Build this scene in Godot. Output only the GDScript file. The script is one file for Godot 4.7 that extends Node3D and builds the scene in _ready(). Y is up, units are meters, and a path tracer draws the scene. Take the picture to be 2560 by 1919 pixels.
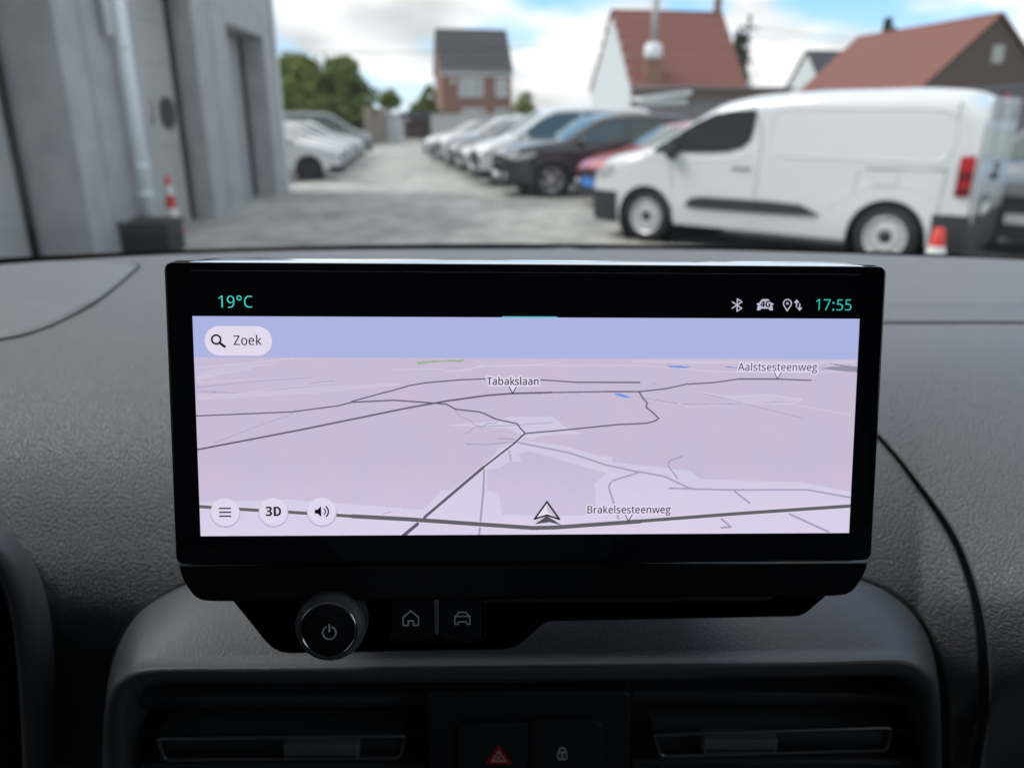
extends Node3D

# ---------------------------------------------------------------- photograph geometry
const F := 1920.0
const EYE := Vector3(0, 1.5, 0)
const PITCH := 0.33086
var SX: Vector3
var SY: Vector3
var SZ: Vector3
var SC: Vector3
var M := {}
var taken := {}
var rng := RandomNumberGenerator.new()


func ray(px: float, py: float) -> Vector3:
	var X := (px - 1280.0) / F
	var Y := -(py - 959.5) / F
	return Vector3(X, cos(PITCH) * Y - sin(PITCH), -(cos(PITCH) + sin(PITCH) * Y))


func at(px: float, py: float, d: float) -> Vector3:      # the point seen at that pixel, d metres ahead
	var r := ray(px, py)
	return EYE + r * (d / -r.z)


func dip(py: float) -> float:                            # tangent of the angle below the horizon
	var r := ray(1280, py)
	return r.y / r.z


func scr(px: float, py: float, z: float) -> Vector2:     # the point of a plane parallel to the screen glass, in the screen's own axes
	var r := ray(px, py)
	var o := SC + SZ * z
	var t := (o - EYE).dot(SZ) / r.dot(SZ)
	var q := EYE + r * t - SC
	return Vector2(q.dot(SX), q.dot(SY))


# ---------------------------------------------------------------- nodes
func numbered(called: String) -> String:
	if not taken.has(called):
		taken[called] = 0
		return called
	taken[called] += 1
	return "%s_%03d" % [called, taken[called]]


func tag(o: Node, label: String, category: String, group := "") -> Node:
	o.set_meta("label", label)
	o.set_meta("category", category)
	if group != "":
		o.set_meta("group", group)
	return o


func thing(called: String, label: String, category: String, where := Transform3D(), group := "") -> Node3D:
	var o := Node3D.new()
	o.name = numbered(called)
	add_child(o, true)
	o.transform = where
	tag(o, label, category, group)
	return o


func part(called: String, mesh: Mesh, m: Material, parent: Node, xf := Transform3D()) -> MeshInstance3D:
	var o := MeshInstance3D.new()
	o.name = called if parent != self else numbered(called)
	o.mesh = mesh
	o.material_override = m
	o.transform = xf
	parent.add_child(o, true)
	return o


func struct(called: String, mesh: Mesh, m: Material, xf := Transform3D()) -> MeshInstance3D:
	var o := part(called, mesh, m, self, xf)
	o.set_meta("kind", "structure")
	return o


# ---------------------------------------------------------------- materials
func mat(c: Color, rough := 0.6, metal := 0.0, spec := 0.5) -> StandardMaterial3D:   # c is a linear base colour
	var m := StandardMaterial3D.new()
	m.albedo_color = c.linear_to_srgb()
	m.roughness = rough
	m.metallic = metal
	m.metallic_specular = spec
	return m


func noise_tex(freq: float, ramp: Array, size := 512, kind := FastNoiseLite.TYPE_SIMPLEX, oct := 4, sd := 1) -> NoiseTexture2D:
	var n := FastNoiseLite.new()
	n.noise_type = kind
	n.frequency = freq
	n.fractal_octaves = oct
	n.seed = sd
	var t := NoiseTexture2D.new()
	t.width = size
	t.height = size
	t.seamless = true
	t.noise = n
	if ramp.size():
		var g := Gradient.new()
		g.offsets = PackedFloat32Array()
		var offs := PackedFloat32Array()
		var cols := PackedColorArray()
		for r in ramp:
			offs.append(r[0])
			var c: Color = r[1]
			cols.append(c.linear_to_srgb())
		g.offsets = offs
		g.colors = cols
		t.color_ramp = g
	return t


func tri(m: StandardMaterial3D, metres: float) -> StandardMaterial3D:
	m.uv1_triplanar = true
	m.uv1_world_triplanar = true
	m.uv1_scale = Vector3.ONE / metres
	return m


func grain_image(size: int, cells: int, sd: int, leather: bool) -> ImageTexture:
	# height of a moulded grain: rounded pebbles between fine creases, made seamless
	var r := RandomNumberGenerator.new()
	r.seed = sd
	var pts := []
	for j in cells:
		for i in cells:
			pts.append(Vector2((i + 0.5 + r.randf_range(-0.48, 0.48)) / cells, (j + 0.5 + r.randf_range(-0.48, 0.48)) / cells))
	var lift := []
	for k in cells * cells:
		lift.append(r.randf_range(-0.12, 0.12))
	var img := Image.create(size, size, false, Image.FORMAT_L8)
	for y in size:
		for x in size:
			var p := Vector2(float(x) / size, float(y) / size)
			var ci := int(p.x * cells)
			var cj := int(p.y * cells)
			var d1 := 9.0
			var d2 := 9.0
			var who := 0
			for b in range(-1, 2):
				for a in range(-1, 2):
					var ii := posmod(ci + a, cells)
					var jj := posmod(cj + b, cells)
					var q: Vector2 = pts[jj * cells + ii]
					var dx := absf(q.x - p.x)
					var dy := absf(q.y - p.y)
					dx = minf(dx, 1.0 - dx) * cells
					dy = minf(dy, 1.0 - dy) * cells
					if leather:
						dx *= 0.72
					var d := sqrt(dx * dx + dy * dy)
					if d < d1:
						d2 = d1
						d1 = d
						who = jj * cells + ii
					elif d < d2:
						d2 = d
			var edge := clampf((d2 - d1) / 0.3, 0.0, 1.0)
			var h := (0.15 + 0.55 * (1.0 - pow(1.0 - edge, 2.5)) + 0.12 * (1.0 - d1)) if leather else (0.75 - 0.5 * d1)
			img.set_pixel(x, y, Color.from_hsv(0, 0, clampf(h + lift[who], 0, 1)))
	return ImageTexture.create_from_image(img)


# ---------------------------------------------------------------- meshes
func grid(p: Array, out: Vector3, closed := false) -> ArrayMesh:
	# p[i][j] : a smooth sheet whose front looks towards OUT
	var st := SurfaceTool.new()
	st.begin(Mesh.PRIMITIVE_TRIANGLES)
	var nu := p.size()
	var nv: int = p[0].size()
	for i in nu:
		for j in nv:
			st.add_vertex(p[i][j])
	var turn := 0.0
	for i in nu - 1:
		for j in nv - 1:
			var a: Vector3 = p[i][j]
			var b: Vector3 = p[i + 1][j]
			var c: Vector3 = p[i][j + 1]
			turn += (b - a).cross(c - a).dot(out)
	for i in nu - (0 if closed else 1):
		var i2 := (i + 1) % nu
		for j in nv - 1:
			var a := i * nv + j
			var b := i2 * nv + j
			var c := i2 * nv + j + 1
			var d := i * nv + j + 1
			if turn < 0:
				for k in [a, b, c, a, c, d]:
					st.add_index(k)
			else:
				for k in [a, c, b, a, d, c]:
					st.add_index(k)
	st.generate_normals()
	return st.commit()


func cr(a: Vector3, b: Vector3, c: Vector3, d: Vector3, t: float) -> Vector3:
	return b.cubic_interpolate(c, a, d, t)


func curve(pts: Array, n: int) -> Array:                 # n points of a Catmull-Rom curve through pts
	var out := []
	var m := pts.size() - 1
	for k in n:
		var s := float(k) / (n - 1) * m
		var i := mini(int(s), m - 1)
		out.append(cr(pts[maxi(i - 1, 0)], pts[i], pts[i + 1], pts[mini(i + 2, m)], s - i))
	return out


func herm(x: float, x0: float, y0: float, x1: float, y1: float, x2: float, y2: float, x3: float, y3: float) -> float:
	var h := x2 - x1
	var t := (x - x1) / h
	var m1 := (y2 - y0) / (x2 - x0) * h
	var m2 := (y3 - y1) / (x3 - x1) * h
	return (2 * t * t * t - 3 * t * t + 1) * y1 + (t * t * t - 2 * t * t + t) * m1 + (3 * t * t - 2 * t * t * t) * y2 + (t * t * t - t * t) * m2


func pxcurve(pts: Array, y: float) -> float:             # x at height y of a polyline of [x, y] with y rising
	if y <= pts[0][1]:
		return pts[0][0] + (y - pts[0][1]) * (pts[1][0] - pts[0][0]) / (pts[1][1] - pts[0][1])
	for i in pts.size() - 1:
		if y <= pts[i + 1][1]:
			var p0: Array = pts[maxi(i - 1, 0)]
			var p1: Array = pts[i]
			var p2: Array = pts[i + 1]
			var p3: Array = pts[mini(i + 2, pts.size() - 1)]
			return herm(y, p0[1], p0[0], p1[1], p1[0], p2[1], p2[0], p3[1], p3[0])
	return pts[-1][0]


func inset(pts: PackedVector2Array, b: float) -> PackedVector2Array:
	var out := PackedVector2Array()
	var n := pts.size()
	var area := 0.0
	for i in n:
		area += pts[i].cross(pts[(i + 1) % n])
	var s := 1.0 if area > 0 else -1.0
	for i in n:
		var a := (pts[i] - pts[(i + n - 1) % n]).normalized()
		var c := (pts[(i + 1) % n] - pts[i]).normalized()
		var na := Vector2(-a.y, a.x) * s
		var nc := Vector2(-c.y, c.x) * s
		var m := (na + nc).normalized()
		out.append(pts[i] + m * b / maxf(m.dot(na), 0.4))
	return out


func ring_wall(st: SurfaceTool, lo: PackedVector2Array, zl: float, hi: PackedVector2Array, zh: float, s: float) -> void:
	var n := lo.size()
	for i in n:
		var j := (i + 1) % n
		var a := Vector3(lo[i].x, lo[i].y, zl)
		var b := Vector3(lo[j].x, lo[j].y, zl)
		var c := Vector3(hi[j].x, hi[j].y, zh)
		var d := Vector3(hi[i].x, hi[i].y, zh)
		for v in ([a, c, b, a, d, c] if s > 0 else [a, b, c, a, c, d]):
			st.add_vertex(v)


func slab(pts: PackedVector2Array, z0: float, z1: float, bev := 0.0, back := true) -> ArrayMesh:
	# an outline in x and y given thickness along z, its front edge rounded by BEV
	var st := SurfaceTool.new()
	st.begin(Mesh.PRIMITIVE_TRIANGLES)
	var area := 0.0
	for i in pts.size():
		area += pts[i].cross(pts[(i + 1) % pts.size()])
	var s := signf(area) * signf(z1 - z0)
	var dz := signf(z1 - z0)
	st.set_smooth_group(0 if bev > 0 and pts.size() >= 12 else -1)
	var last := pts
	var zl := z0
	if bev > 0:
		ring_wall(st, pts, z0, pts, z1 - dz * bev, s)
		zl = z1 - dz * bev
		for k in range(1, 5):
			var a := PI / 2 * k / 4.0
			var nx := inset(pts, bev * (1 - cos(a)))
			var zn := z1 - dz * bev * (1 - sin(a))
			ring_wall(st, last, zl, nx, zn, s)
			last = nx
			zl = zn
	else:
		ring_wall(st, pts, z0, pts, z1, s)
	st.set_smooth_group(-1)
	for flat in [[last, z1, 1.0], [pts, z0, -1.0]]:
		if flat[2] < 0 and not back:
			continue
		var q: PackedVector2Array = flat[0]
		var idx := Geometry2D.triangulate_polygon(q)
		for t in range(0, idx.size(), 3):
			var a := q[idx[t]]
			var b := q[idx[t + 1]]
			var c := q[idx[t + 2]]
			var up: float = (b - a).cross(c - a) * flat[2] * dz
			var three := [a, b, c] if up < 0 else [a, c, b]
			for v in three:
				st.add_vertex(Vector3(v.x, v.y, flat[1]))
	st.generate_normals()
	return st.commit()


func rrect(w: float, h: float, r: float, n := 5, c := Vector2.ZERO) -> PackedVector2Array:
	var out := PackedVector2Array()
	for k in 4:
		var o := Vector2((w / 2 - r) * (1 if k in [0, 3] else -1), (h / 2 - r) * (1 if k < 2 else -1))
		for i in n + 1:
			var a := PI / 2 * (k + float(i) / n)
			out.append(c + o + Vector2(cos(a), sin(a)) * r)
	return out


func v2(a: Array) -> PackedVector2Array:
	var out := PackedVector2Array()
	for i in range(0, a.size(), 2):
		out.append(Vector2(a[i], a[i + 1]))
	return out


func block(w: float, h: float, d: float, bev := 0.0) -> ArrayMesh:   # a box with its base at y 0
	var st := SurfaceTool.new()
	st.begin(Mesh.PRIMITIVE_TRIANGLES)
	var m := slab(v2([-w / 2, 0, w / 2, 0, w / 2, h, -w / 2, h]), -d / 2, d / 2, bev)
	return m


func lathe(prof: Array, n := 32, flat := false) -> ArrayMesh:       # prof: [radius, y]
	var st := SurfaceTool.new()
	st.begin(Mesh.PRIMITIVE_TRIANGLES)
	st.set_smooth_group(-1 if flat else 0)
	for k in prof.size() - 1:
		for i in n:
			var a := TAU * i / n
			var b := TAU * (i + 1) / n
			var p := [Vector3(cos(a) * prof[k][0], prof[k][1], sin(a) * prof[k][0]), Vector3(cos(b) * prof[k][0], prof[k][1], sin(b) * prof[k][0]),
				Vector3(cos(b) * prof[k + 1][0], prof[k + 1][1], sin(b) * prof[k + 1][0]), Vector3(cos(a) * prof[k + 1][0], prof[k + 1][1], sin(a) * prof[k + 1][0])]
			for v in [p[0], p[1], p[2], p[0], p[2], p[3]]:
				st.add_vertex(v)
	st.generate_normals()
	return st.commit()


func tube(path: Array, r: float, n := 10, closed := false) -> ArrayMesh:
	var rows := []
	var m := path.size()
	var ref := Vector3.UP
	for i in m:
		var a: Vector3 = path[(i + m - 1) % m] if closed else path[maxi(i - 1, 0)]
		var b: Vector3 = path[(i + 1) % m] if closed else path[mini(i + 1, m - 1)]
		var t := (b - a).normalized()
		if absf(t.dot(ref)) > 0.95:
			ref = Vector3.RIGHT if absf(t.x) < 0.9 else Vector3.FORWARD
		var u := t.cross(ref).normalized()
		var v := u.cross(t).normalized()
		ref = v
		var row := []
		for k in n + 1:
			var g := TAU * k / n
			row.append(path[i] + (u * cos(g) + v * sin(g)) * r)
		rows.append(row)
	if closed:
		rows.append(rows[0])
	var st := SurfaceTool.new()
	st.begin(Mesh.PRIMITIVE_TRIANGLES)
	for i in rows.size() - 1:
		for k in n:
			for v in [rows[i][k], rows[i][k + 1], rows[i + 1][k + 1], rows[i][k], rows[i + 1][k + 1], rows[i + 1][k]]:
				st.add_vertex(v)
	if not closed:
		for e in [0, rows.size() - 1]:
			for k in range(1, n - 1):
				for v in ([rows[e][0], rows[e][k], rows[e][k + 1]] if e else [rows[e][0], rows[e][k + 1], rows[e][k]]):
					st.add_vertex(v)
	st.generate_normals()
	return st.commit()


func ribbon(lines: Array, w: float, z0: float, z1: float) -> ArrayMesh:   # strokes in x and y given thickness, for icons
	var st := SurfaceTool.new()
	st.begin(Mesh.PRIMITIVE_TRIANGLES)
	for line in lines:
		for i in line.size() - 1:
			var d: Vector2 = (line[i + 1] - line[i]).normalized()
			var g := d.angle()
			var poly := arc(line[i], w / 2, g + PI / 2, g + PI * 1.5, 6) + arc(line[i + 1], w / 2, g - PI / 2, g + PI / 2, 6)
			st.append_from(slab(poly, z0, z1 + (z1 - z0) * 0.02 * (i % 5)), 0, Transform3D())
	return st.commit()


func closed_line(pts: PackedVector2Array, w: float, z0: float, z1: float) -> ArrayMesh:
	var st := SurfaceTool.new()
	st.begin(Mesh.PRIMITIVE_TRIANGLES)
	var inn := inset(pts, w)
	for pair in [[pts, z0, pts, z1], [pts, z1, inn, z1], [inn, z1, inn, z0]]:
		ring_wall(st, pair[0], pair[1], pair[2], pair[3], 1.0)
	st.generate_normals()
	return st.commit()


func arc(c: Vector2, r: float, a0: float, a1: float, n := 20) -> PackedVector2Array:
	var out := PackedVector2Array()
	for i in n + 1:
		var a := lerpf(a0, a1, float(i) / n)
		out.append(c + Vector2(cos(a), sin(a)) * r)
	return out


# ---------------------------------------------------------------- what the display shows, in display pixels (2000 across)
const MAP_POLYS := [
	["L", [605, 715, 674, 719, 730, 658, 763, 658, 859, 588, 902, 531, 955, 501, 1101, 521, 1211, 553, 1251, 555, 1254, 572, 1339, 582, 1400, 588, 1491, 600, 1525, 626, 1843, 637, 1997, 666, 2074, 680, 2084, 854, 1344, 832, 604, 828, -34, 824, -29, 693, 264, 685, 629, 715]],
	["K", [952, 550, 1001, 538, 1235, 607, 1199, 639, 1207, 738, 916, 737, 906, 669, 869, 659, 869, 595, 909, 590, 935, 570, 975, 570, 968, 551]],
	["L", [751, 458, 869, 448, 935, 433, 1066, 431, 1120, 474, 1160, 484, 1034, 491, 1001, 504, 935, 468]],
	["N", [5, 302, 122, 275, 267, 269, 103, 295, 4, 328]],
	["N", [3, 365, 152, 360, 378, 340, 608, 330, 608, 337, 377, 360, 2, 383]],
	["N", [1577, 374, 1629, 365, 1756, 363, 1825, 380, 1757, 389, 1630, 391]],
	["N", [1307, 259, 1995, 259, 1996, 267, 1455, 270, 1308, 266]],
	["B", [1252, 360, 1274, 361, 1294, 368, 1312, 373, 1287, 375, 1257, 365]],
	["B", [1411, 276, 1493, 278, 1471, 284, 1426, 283]],
	["B", [1582, 277, 1634, 281, 1626, 284, 1597, 282]],
	["B", [49, 357, 62, 356, 61, 360, 53, 361]],
	["V", [657, 267, 685, 264, 799, 259, 806, 260, 793, 267, 746, 266, 685, 271, 662, 276]],
	["S", [1884, 284, 1921, 278, 1951, 279, 1902, 267, 2000, 278, 2001, 298]],
]
const MAP_ROADS := [
	["M", 5, [965, 512, 1117, 543, 1235, 582, 1339, 605, 1337, 603, 1416, 618, 1489, 653, 1508, 658, 1640, 661, 1860, 661, 1994, 685, 2076, 703]],
	["M", 5, [1335, 606, 1254, 631]],
	["M", 5, [1251, 636, 1244, 646, 1246, 660, 1260, 701, 1276, 751]],
	["M", 6, [861, 598, 859, 659, 853, 723, 850, 755]],
	["M", 7, [848, 778, 846, 798]],
	["M", 4, [1456, 625, 1427, 586, 1425, 577, 1434, 567, 1469, 555]],
	["M", 5, [1432, 655, 1507, 657]],
	["M", 5, [1634, 665, 1683, 702]],
	["M", 6, [1597, 753, 1627, 778, 1598, 780]],
	["M", 6, [1810, 738, 1935, 795]],
	["M", 2, [803, 483, 816, 479, 830, 466, 856, 463, 955, 459, 1068, 450]],
	["M", 2, [771, 411, 790, 433, 823, 446, 830, 458, 856, 463, 869, 454, 892, 452, 904, 446]],
	["M", 3, [807, 517, 869, 518, 955, 510]],
	["M", 3, [902, 499, 935, 501, 958, 504]],
	["M", 4, [937, 538, 943, 566]],
	["M", 1.6, [52, 513, 173, 464, 277, 429, 300, 406]],
	["M", 1.6, [1347, 376, 1466, 394, 1608, 393, 1713, 392, 1772, 385, 1833, 399]],
	["M", 1.6, [1368, 327, 1409, 345]],
	["M", 1.6, [1517, 360, 1638, 387, 1740, 414, 1842, 438]],
	["M", 2, [552, 734, 577, 725]],
	["M", 1.6, [2, 345, 153, 329, 346, 314]],
	["M", 1.6, [1, 357, 49, 358, 120, 362, 313, 343, 346, 332, 410, 325]],
	["W", 2.4, [4, 287, 154, 272, 296, 257]],
	["W", 2.4, [6, 315, 57, 308, 170, 287]],
	["W", 2.4, [585, 291, 729, 288, 752, 296, 820, 287, 863, 279, 955, 279, 1090, 268]],
	["W", 2.4, [783, 296, 820, 291, 840, 279, 921, 277, 1332, 276]],
	["W", 2.4, [1308, 275, 1352, 277, 1567, 295, 1997, 296]],
	["W", 2.4, [1344, 263, 1492, 268, 1604, 267, 1996, 265]],
	["W", 3, [1517, 358, 1630, 373, 1719, 365, 1832, 380, 1795, 395, 1645, 391]],
	["W", 2.4, [1772, 387, 1863, 406, 1985, 427]],
	["W", 2.4, [1451, 391, 1489, 404, 1519, 404, 1548, 395, 1631, 406]],
	["W", 2.4, [3, 328, 31, 329, 185, 318]],
	["W", 2.4, [8, 379, 208, 352, 402, 329]],
	["G", 3.6, [-35, 432, 287, 418, 426, 399, 462, 389, 465, 386, 563, 359, 584, 354, 638, 338, 685, 330, 786, 321, 860, 318, 955, 319, 1056, 322, 1141, 328, 1333, 328]],
	["G", 4, [986, 484, 971, 468, 961, 454, 899, 441, 885, 435, 862, 423, 846, 418, 774, 410, 748, 395, 718, 392, 608, 384, 585, 383, 462, 389]],
	["G", 5, [-39, 540, 302, 474, 631, 406, 748, 385, 869, 368, 946, 362, 1066, 359]],
	["G", 3.6, [946, 362, 1066, 359, 1227, 356, 1334, 356, 1413, 347, 1454, 338, 1476, 333, 1561, 328, 1635, 317, 1755, 317, 1859, 321]],
	["G", 4, [986, 484, 1100, 474, 1150, 469, 1266, 457, 1336, 454, 1312, 455, 1356, 453, 1382, 446, 1393, 438, 1378, 423, 1353, 403, 1357, 391, 1343, 376, 1332, 358, 1334, 358]],
	["G", 6, [986, 484, 975, 492, 957, 511, 859, 588]],
	["G", 9, [859, 588, 679, 743]],
	["G", 11, [657, 764, 610, 804]],
	["R", 10, [-45, 704, 182, 720, 322, 729, 460, 739]],
	["R", 13, [460, 739, 629, 749, 850, 766, 1010, 778, 1077, 777, 1343, 759, 1318, 760]],
	["R", 11, [1318, 760, 1642, 736, 1998, 713, 2076, 707]],
]


func bar(img: Image, x: int, y: int, w: int, h: int, c: Color) -> void:
	img.fill_rect(Rect2i(x * 2, y * 2, w * 2, h * 2), c)


func fill(img: Image, given: PackedVector2Array, c: Color) -> void:   # drawn at twice the size, averaged down at the end
	var pts := PackedVector2Array()
	for p in given:
		pts.append(p * 2.0)
	var lo := INF
	var hi := -INF
	for p in pts:
		lo = minf(lo, p.y)
		hi = maxf(hi, p.y)
	for y in range(maxi(0, int(lo)), mini(img.get_height() - 1, int(hi) + 1) + 1):
		var xs := []
		var yy := y + 0.5
		for i in pts.size():
			var a := pts[i]
			var b := pts[(i + 1) % pts.size()]
			if (a.y <= yy) != (b.y <= yy):
				xs.append(a.x + (yy - a.y) * (b.x - a.x) / (b.y - a.y))
		xs.sort()
		for k in range(0, xs.size() - 1, 2):
			var x0 := int(round(xs[k]))
			var x1 := int(round(xs[k + 1]))
			if x1 > x0:
				img.fill_rect(Rect2i(x0, y, x1 - x0, 1), c)


func stroke(img: Image, pts: PackedVector2Array, w: float, c: Color) -> void:
	for i in pts.size() - 1:
		var d := (pts[i + 1] - pts[i]).normalized() * w / 2
		var n := Vector2(-d.y, d.x)
		fill(img, PackedVector2Array([pts[i] + n, pts[i + 1] + n, pts[i + 1] - n, pts[i] - n]), c)
	if w > 2.5:
		for p in pts:
			fill(img, arc(p, w / 2, 0, TAU, 14), c)


func letters(words: String, bold := false) -> Array:
	var font := SystemFont.new()
	font.font_names = PackedStringArray(["Droid Sans"])
	font.font_weight = 700 if bold else 400
	var tm := TextMesh.new()
	tm.text = words
	tm.font = font
	tm.font_size = 64
	tm.pixel_size = 1.0
	tm.depth = 0.0
	tm.curve_step = 1.0
	tm.horizontal_alignment = HORIZONTAL_ALIGNMENT_LEFT
	tm.vertical_alignment = VERTICAL_ALIGNMENT_BOTTOM
	var s := tm.surface_get_arrays(0)
	var v: PackedVector3Array = s[Mesh.ARRAY_VERTEX]
	var idx = s[Mesh.ARRAY_INDEX]
	var lo := INF
	var hi := -INF
	for p in v:
		lo = minf(lo, p.x)
		hi = maxf(hi, p.x)
	return [v, idx, lo, hi]


func write(img: Image, words: String, x0: float, x1: float, base: float, c: Color, halo := Color(0, 0, 0, 0), bold := false, tall := 1.0) -> void:
	var l := letters(words, bold)
	var v: PackedVector3Array = l[0]
	var idx = l[1]
	var k: float = (x1 - x0) / (l[3] - l[2])
	var ref: Array = letters("x", bold)
	var low := INF
	for p in ref[0]:
		low = minf(low, p.y)
	var tris := []
	var n: int = idx.size() if idx != null else v.size()
	for t in range(0, n, 3):
		var q := PackedVector2Array()
		for j in 3:
			var p: Vector3 = v[idx[t + j] if idx != null else t + j]
			q.append(Vector2(x0 + (p.x - l[2]) * k, base - (p.y - low) * k * tall))
		tris.append(q)
	if halo.a > 0:
		for o in 12:
			var d := Vector2.from_angle(TAU * o / 12) * 5.0
			for q in tris:
				fill(img, PackedVector2Array([q[0] + d, q[1] + d, q[2] + d]), halo)
	for q in tris:
		fill(img, q, c)


func rgb(r: float, g: float, b: float) -> Color:
	return Color(r / 255.0, g / 255.0, b / 255.0)


func paint_display() -> ImageTexture:
	var img := Image.create(4000, 1598, false, Image.FORMAT_RGB8)
	img.fill(rgb(0, 0, 2))
	bar(img, 0, 133, 2000, 666, rgb(201, 187, 213))
	bar(img, 0, 133, 2000, 122, rgb(171, 180, 226))
	var pal := {"N": rgb(206, 194, 218), "L": rgb(210, 201, 226), "K": rgb(200, 188, 216), "B": rgb(112, 152, 222), "V": rgb(150, 180, 148), "S": rgb(150, 145, 165), "M": rgb(164, 158, 186), "W": rgb(214, 203, 224), "G": rgb(100, 92, 112), "R": rgb(98, 98, 104)}
	for p in MAP_POLYS:
		fill(img, v2(p[1]), pal[p[0]])
	# faint blotches of the panel
	var n := FastNoiseLite.new()
	n.seed = 4
	n.frequency = 0.006
	n.fractal_octaves = 3
	for y in range(255, 799, 2):
		for x in range(0, 2000, 2):
			var c := img.get_pixel(x * 2, y * 2)
			if c.r > 0.68:
				var k := n.get_noise_2d(x, y) * 0.016
				var low := clampf((y - 560.0) / 240.0, 0, 1) * 0.035
				c = Color(c.r + k + low, c.g + low, c.b - k * 0.3 + low)
				bar(img, x, y, 2, 2, c)
	bar(img, 0, 133, 2000, 122, rgb(171, 180, 226))
	for r in MAP_ROADS:
		var q := v2(r[2])
		if r[0] == "R" or (r[0] == "G" and r[1] >= 6):
			stroke(img, q, r[1] + 5, rgb(228, 220, 238))
	for r in MAP_ROADS:
		stroke(img, v2(r[2]), r[1], pal[r[0]])
	bar(img, 0, 0, 2000, 133, rgb(0, 0, 2))
	bar(img, 914, 130, 166, 4, rgb(96, 186, 196))
	var dark := rgb(40, 36, 46)
	var pale := rgb(226, 217, 238)
	# search pill
	fill(img, rrect(202, 92, 46, 12, Vector2(132, 209)), rgb(176, 176, 214))
	fill(img, rrect(198, 88, 44, 12, Vector2(132, 206)), pale)
	stroke(img, arc(Vector2(67, 202), 13, 0, TAU, 28), 5, rgb(20, 18, 22))
	stroke(img, v2([77, 212, 91, 223]), 7, rgb(20, 18, 22))
	write(img, "Zoek", 118, 200, 218, dark)
	for c in [[76, 725], [221, 725], [367, 724]]:
		fill(img, arc(Vector2(c[0], c[1] + 3), 45, 0, TAU, 40), rgb(186, 178, 205))
		fill(img, arc(Vector2(c[0], c[1]), 43, 0, TAU, 40), rgb(224, 215, 238))
	for k in [-12, 0, 12]:
		bar(img, 58, 723 + k, 36, 4, rgb(24, 22, 28))
	write(img, "3D", 198, 244, 737, rgb(24, 22, 28), Color(0, 0, 0, 0), true)
	fill(img, v2([346, 718, 354, 718, 365, 707, 365, 741, 354, 730, 346, 730]), rgb(16, 15, 20))
	stroke(img, arc(Vector2(366, 724), 12, -0.8, 0.8, 10), 3, rgb(24, 22, 28))
	stroke(img, arc(Vector2(366, 724), 21, -0.8, 0.8, 12), 4, rgb(24, 22, 28))
	var white := rgb(226, 216, 240)
	for w in [["Tabakslaan", 869, 1025, 336, 947, 362, rgb(20, 18, 26)], ["Aalstsesteenweg", 1632, 1876, 292, 1755, 317, rgb(80, 74, 86)], ["Brakelsesteenweg", 1179, 1437, 733, 1307, 758, rgb(48, 44, 54)]]:
		fill(img, v2([w[4] - 17, w[5] - 22, w[4] + 17, w[5] - 22, w[4], w[5] + 2]), white)
		stroke(img, v2([w[4] - 11, w[5] - 20, w[4], w[5], w[4] + 11, w[5] - 20]), 2.6, w[6])
		write(img, w[0], w[1], w[2], w[3], w[6], white)
	# own position
	fill(img, v2([1017, 766, 1054, 740, 1100, 770, 1063, 760]), rgb(82, 80, 88))
	fill(img, v2([1054, 696, 1093, 751, 1055, 738, 1016, 750]), rgb(228, 222, 240))
	fill(img, v2([1054, 696, 1093, 751, 1055, 727]), rgb(196, 188, 206))
	stroke(img, v2([1054, 696, 1093, 751, 1055, 738, 1016, 750, 1054, 696]), 5, rgb(34, 30, 38))
	# status bar
	var teal := rgb(66, 208, 194)
	var soft := rgb(186, 186, 206)
	write(img, "19°C", 77, 177, 108, teal)
	write(img, "17:55", 1863, 1973, 108, rgb(48, 196, 178))
	stroke(img, v2([1608, 84, 1637, 103, 1623, 112, 1623, 75, 1637, 84, 1608, 103]), 4, soft)
	fill(img, v2([1682, 88, 1690, 86, 1698, 75, 1718, 75, 1726, 86, 1734, 88, 1734, 92, 1730, 92, 1733, 109, 1722, 109, 1720, 104, 1696, 104, 1694, 109, 1683, 109, 1686, 92, 1682, 92]), soft)
	write(img, "4G", 1694, 1724, 99, rgb(8, 8, 14), Color(0, 0, 0, 0), true)
	stroke(img, PackedVector2Array([Vector2(1776, 110)]) + arc(Vector2(1776, 88), 12, 2.6, 6.82, 18) + PackedVector2Array([Vector2(1776, 110)]), 4, soft)
	fill(img, arc(Vector2(1776, 88), 4, 0, TAU, 12), soft)
	stroke(img, v2([1804, 98, 1804, 80]), 4, soft)
	fill(img, v2([1795, 86, 1804, 75, 1813, 86]), soft)
	stroke(img, v2([1814, 90, 1814, 106]), 4, soft)
	fill(img, v2([1805, 100, 1814, 111, 1823, 100]), soft)
	img.shrink_x2()
	return ImageTexture.create_from_image(img)


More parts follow.
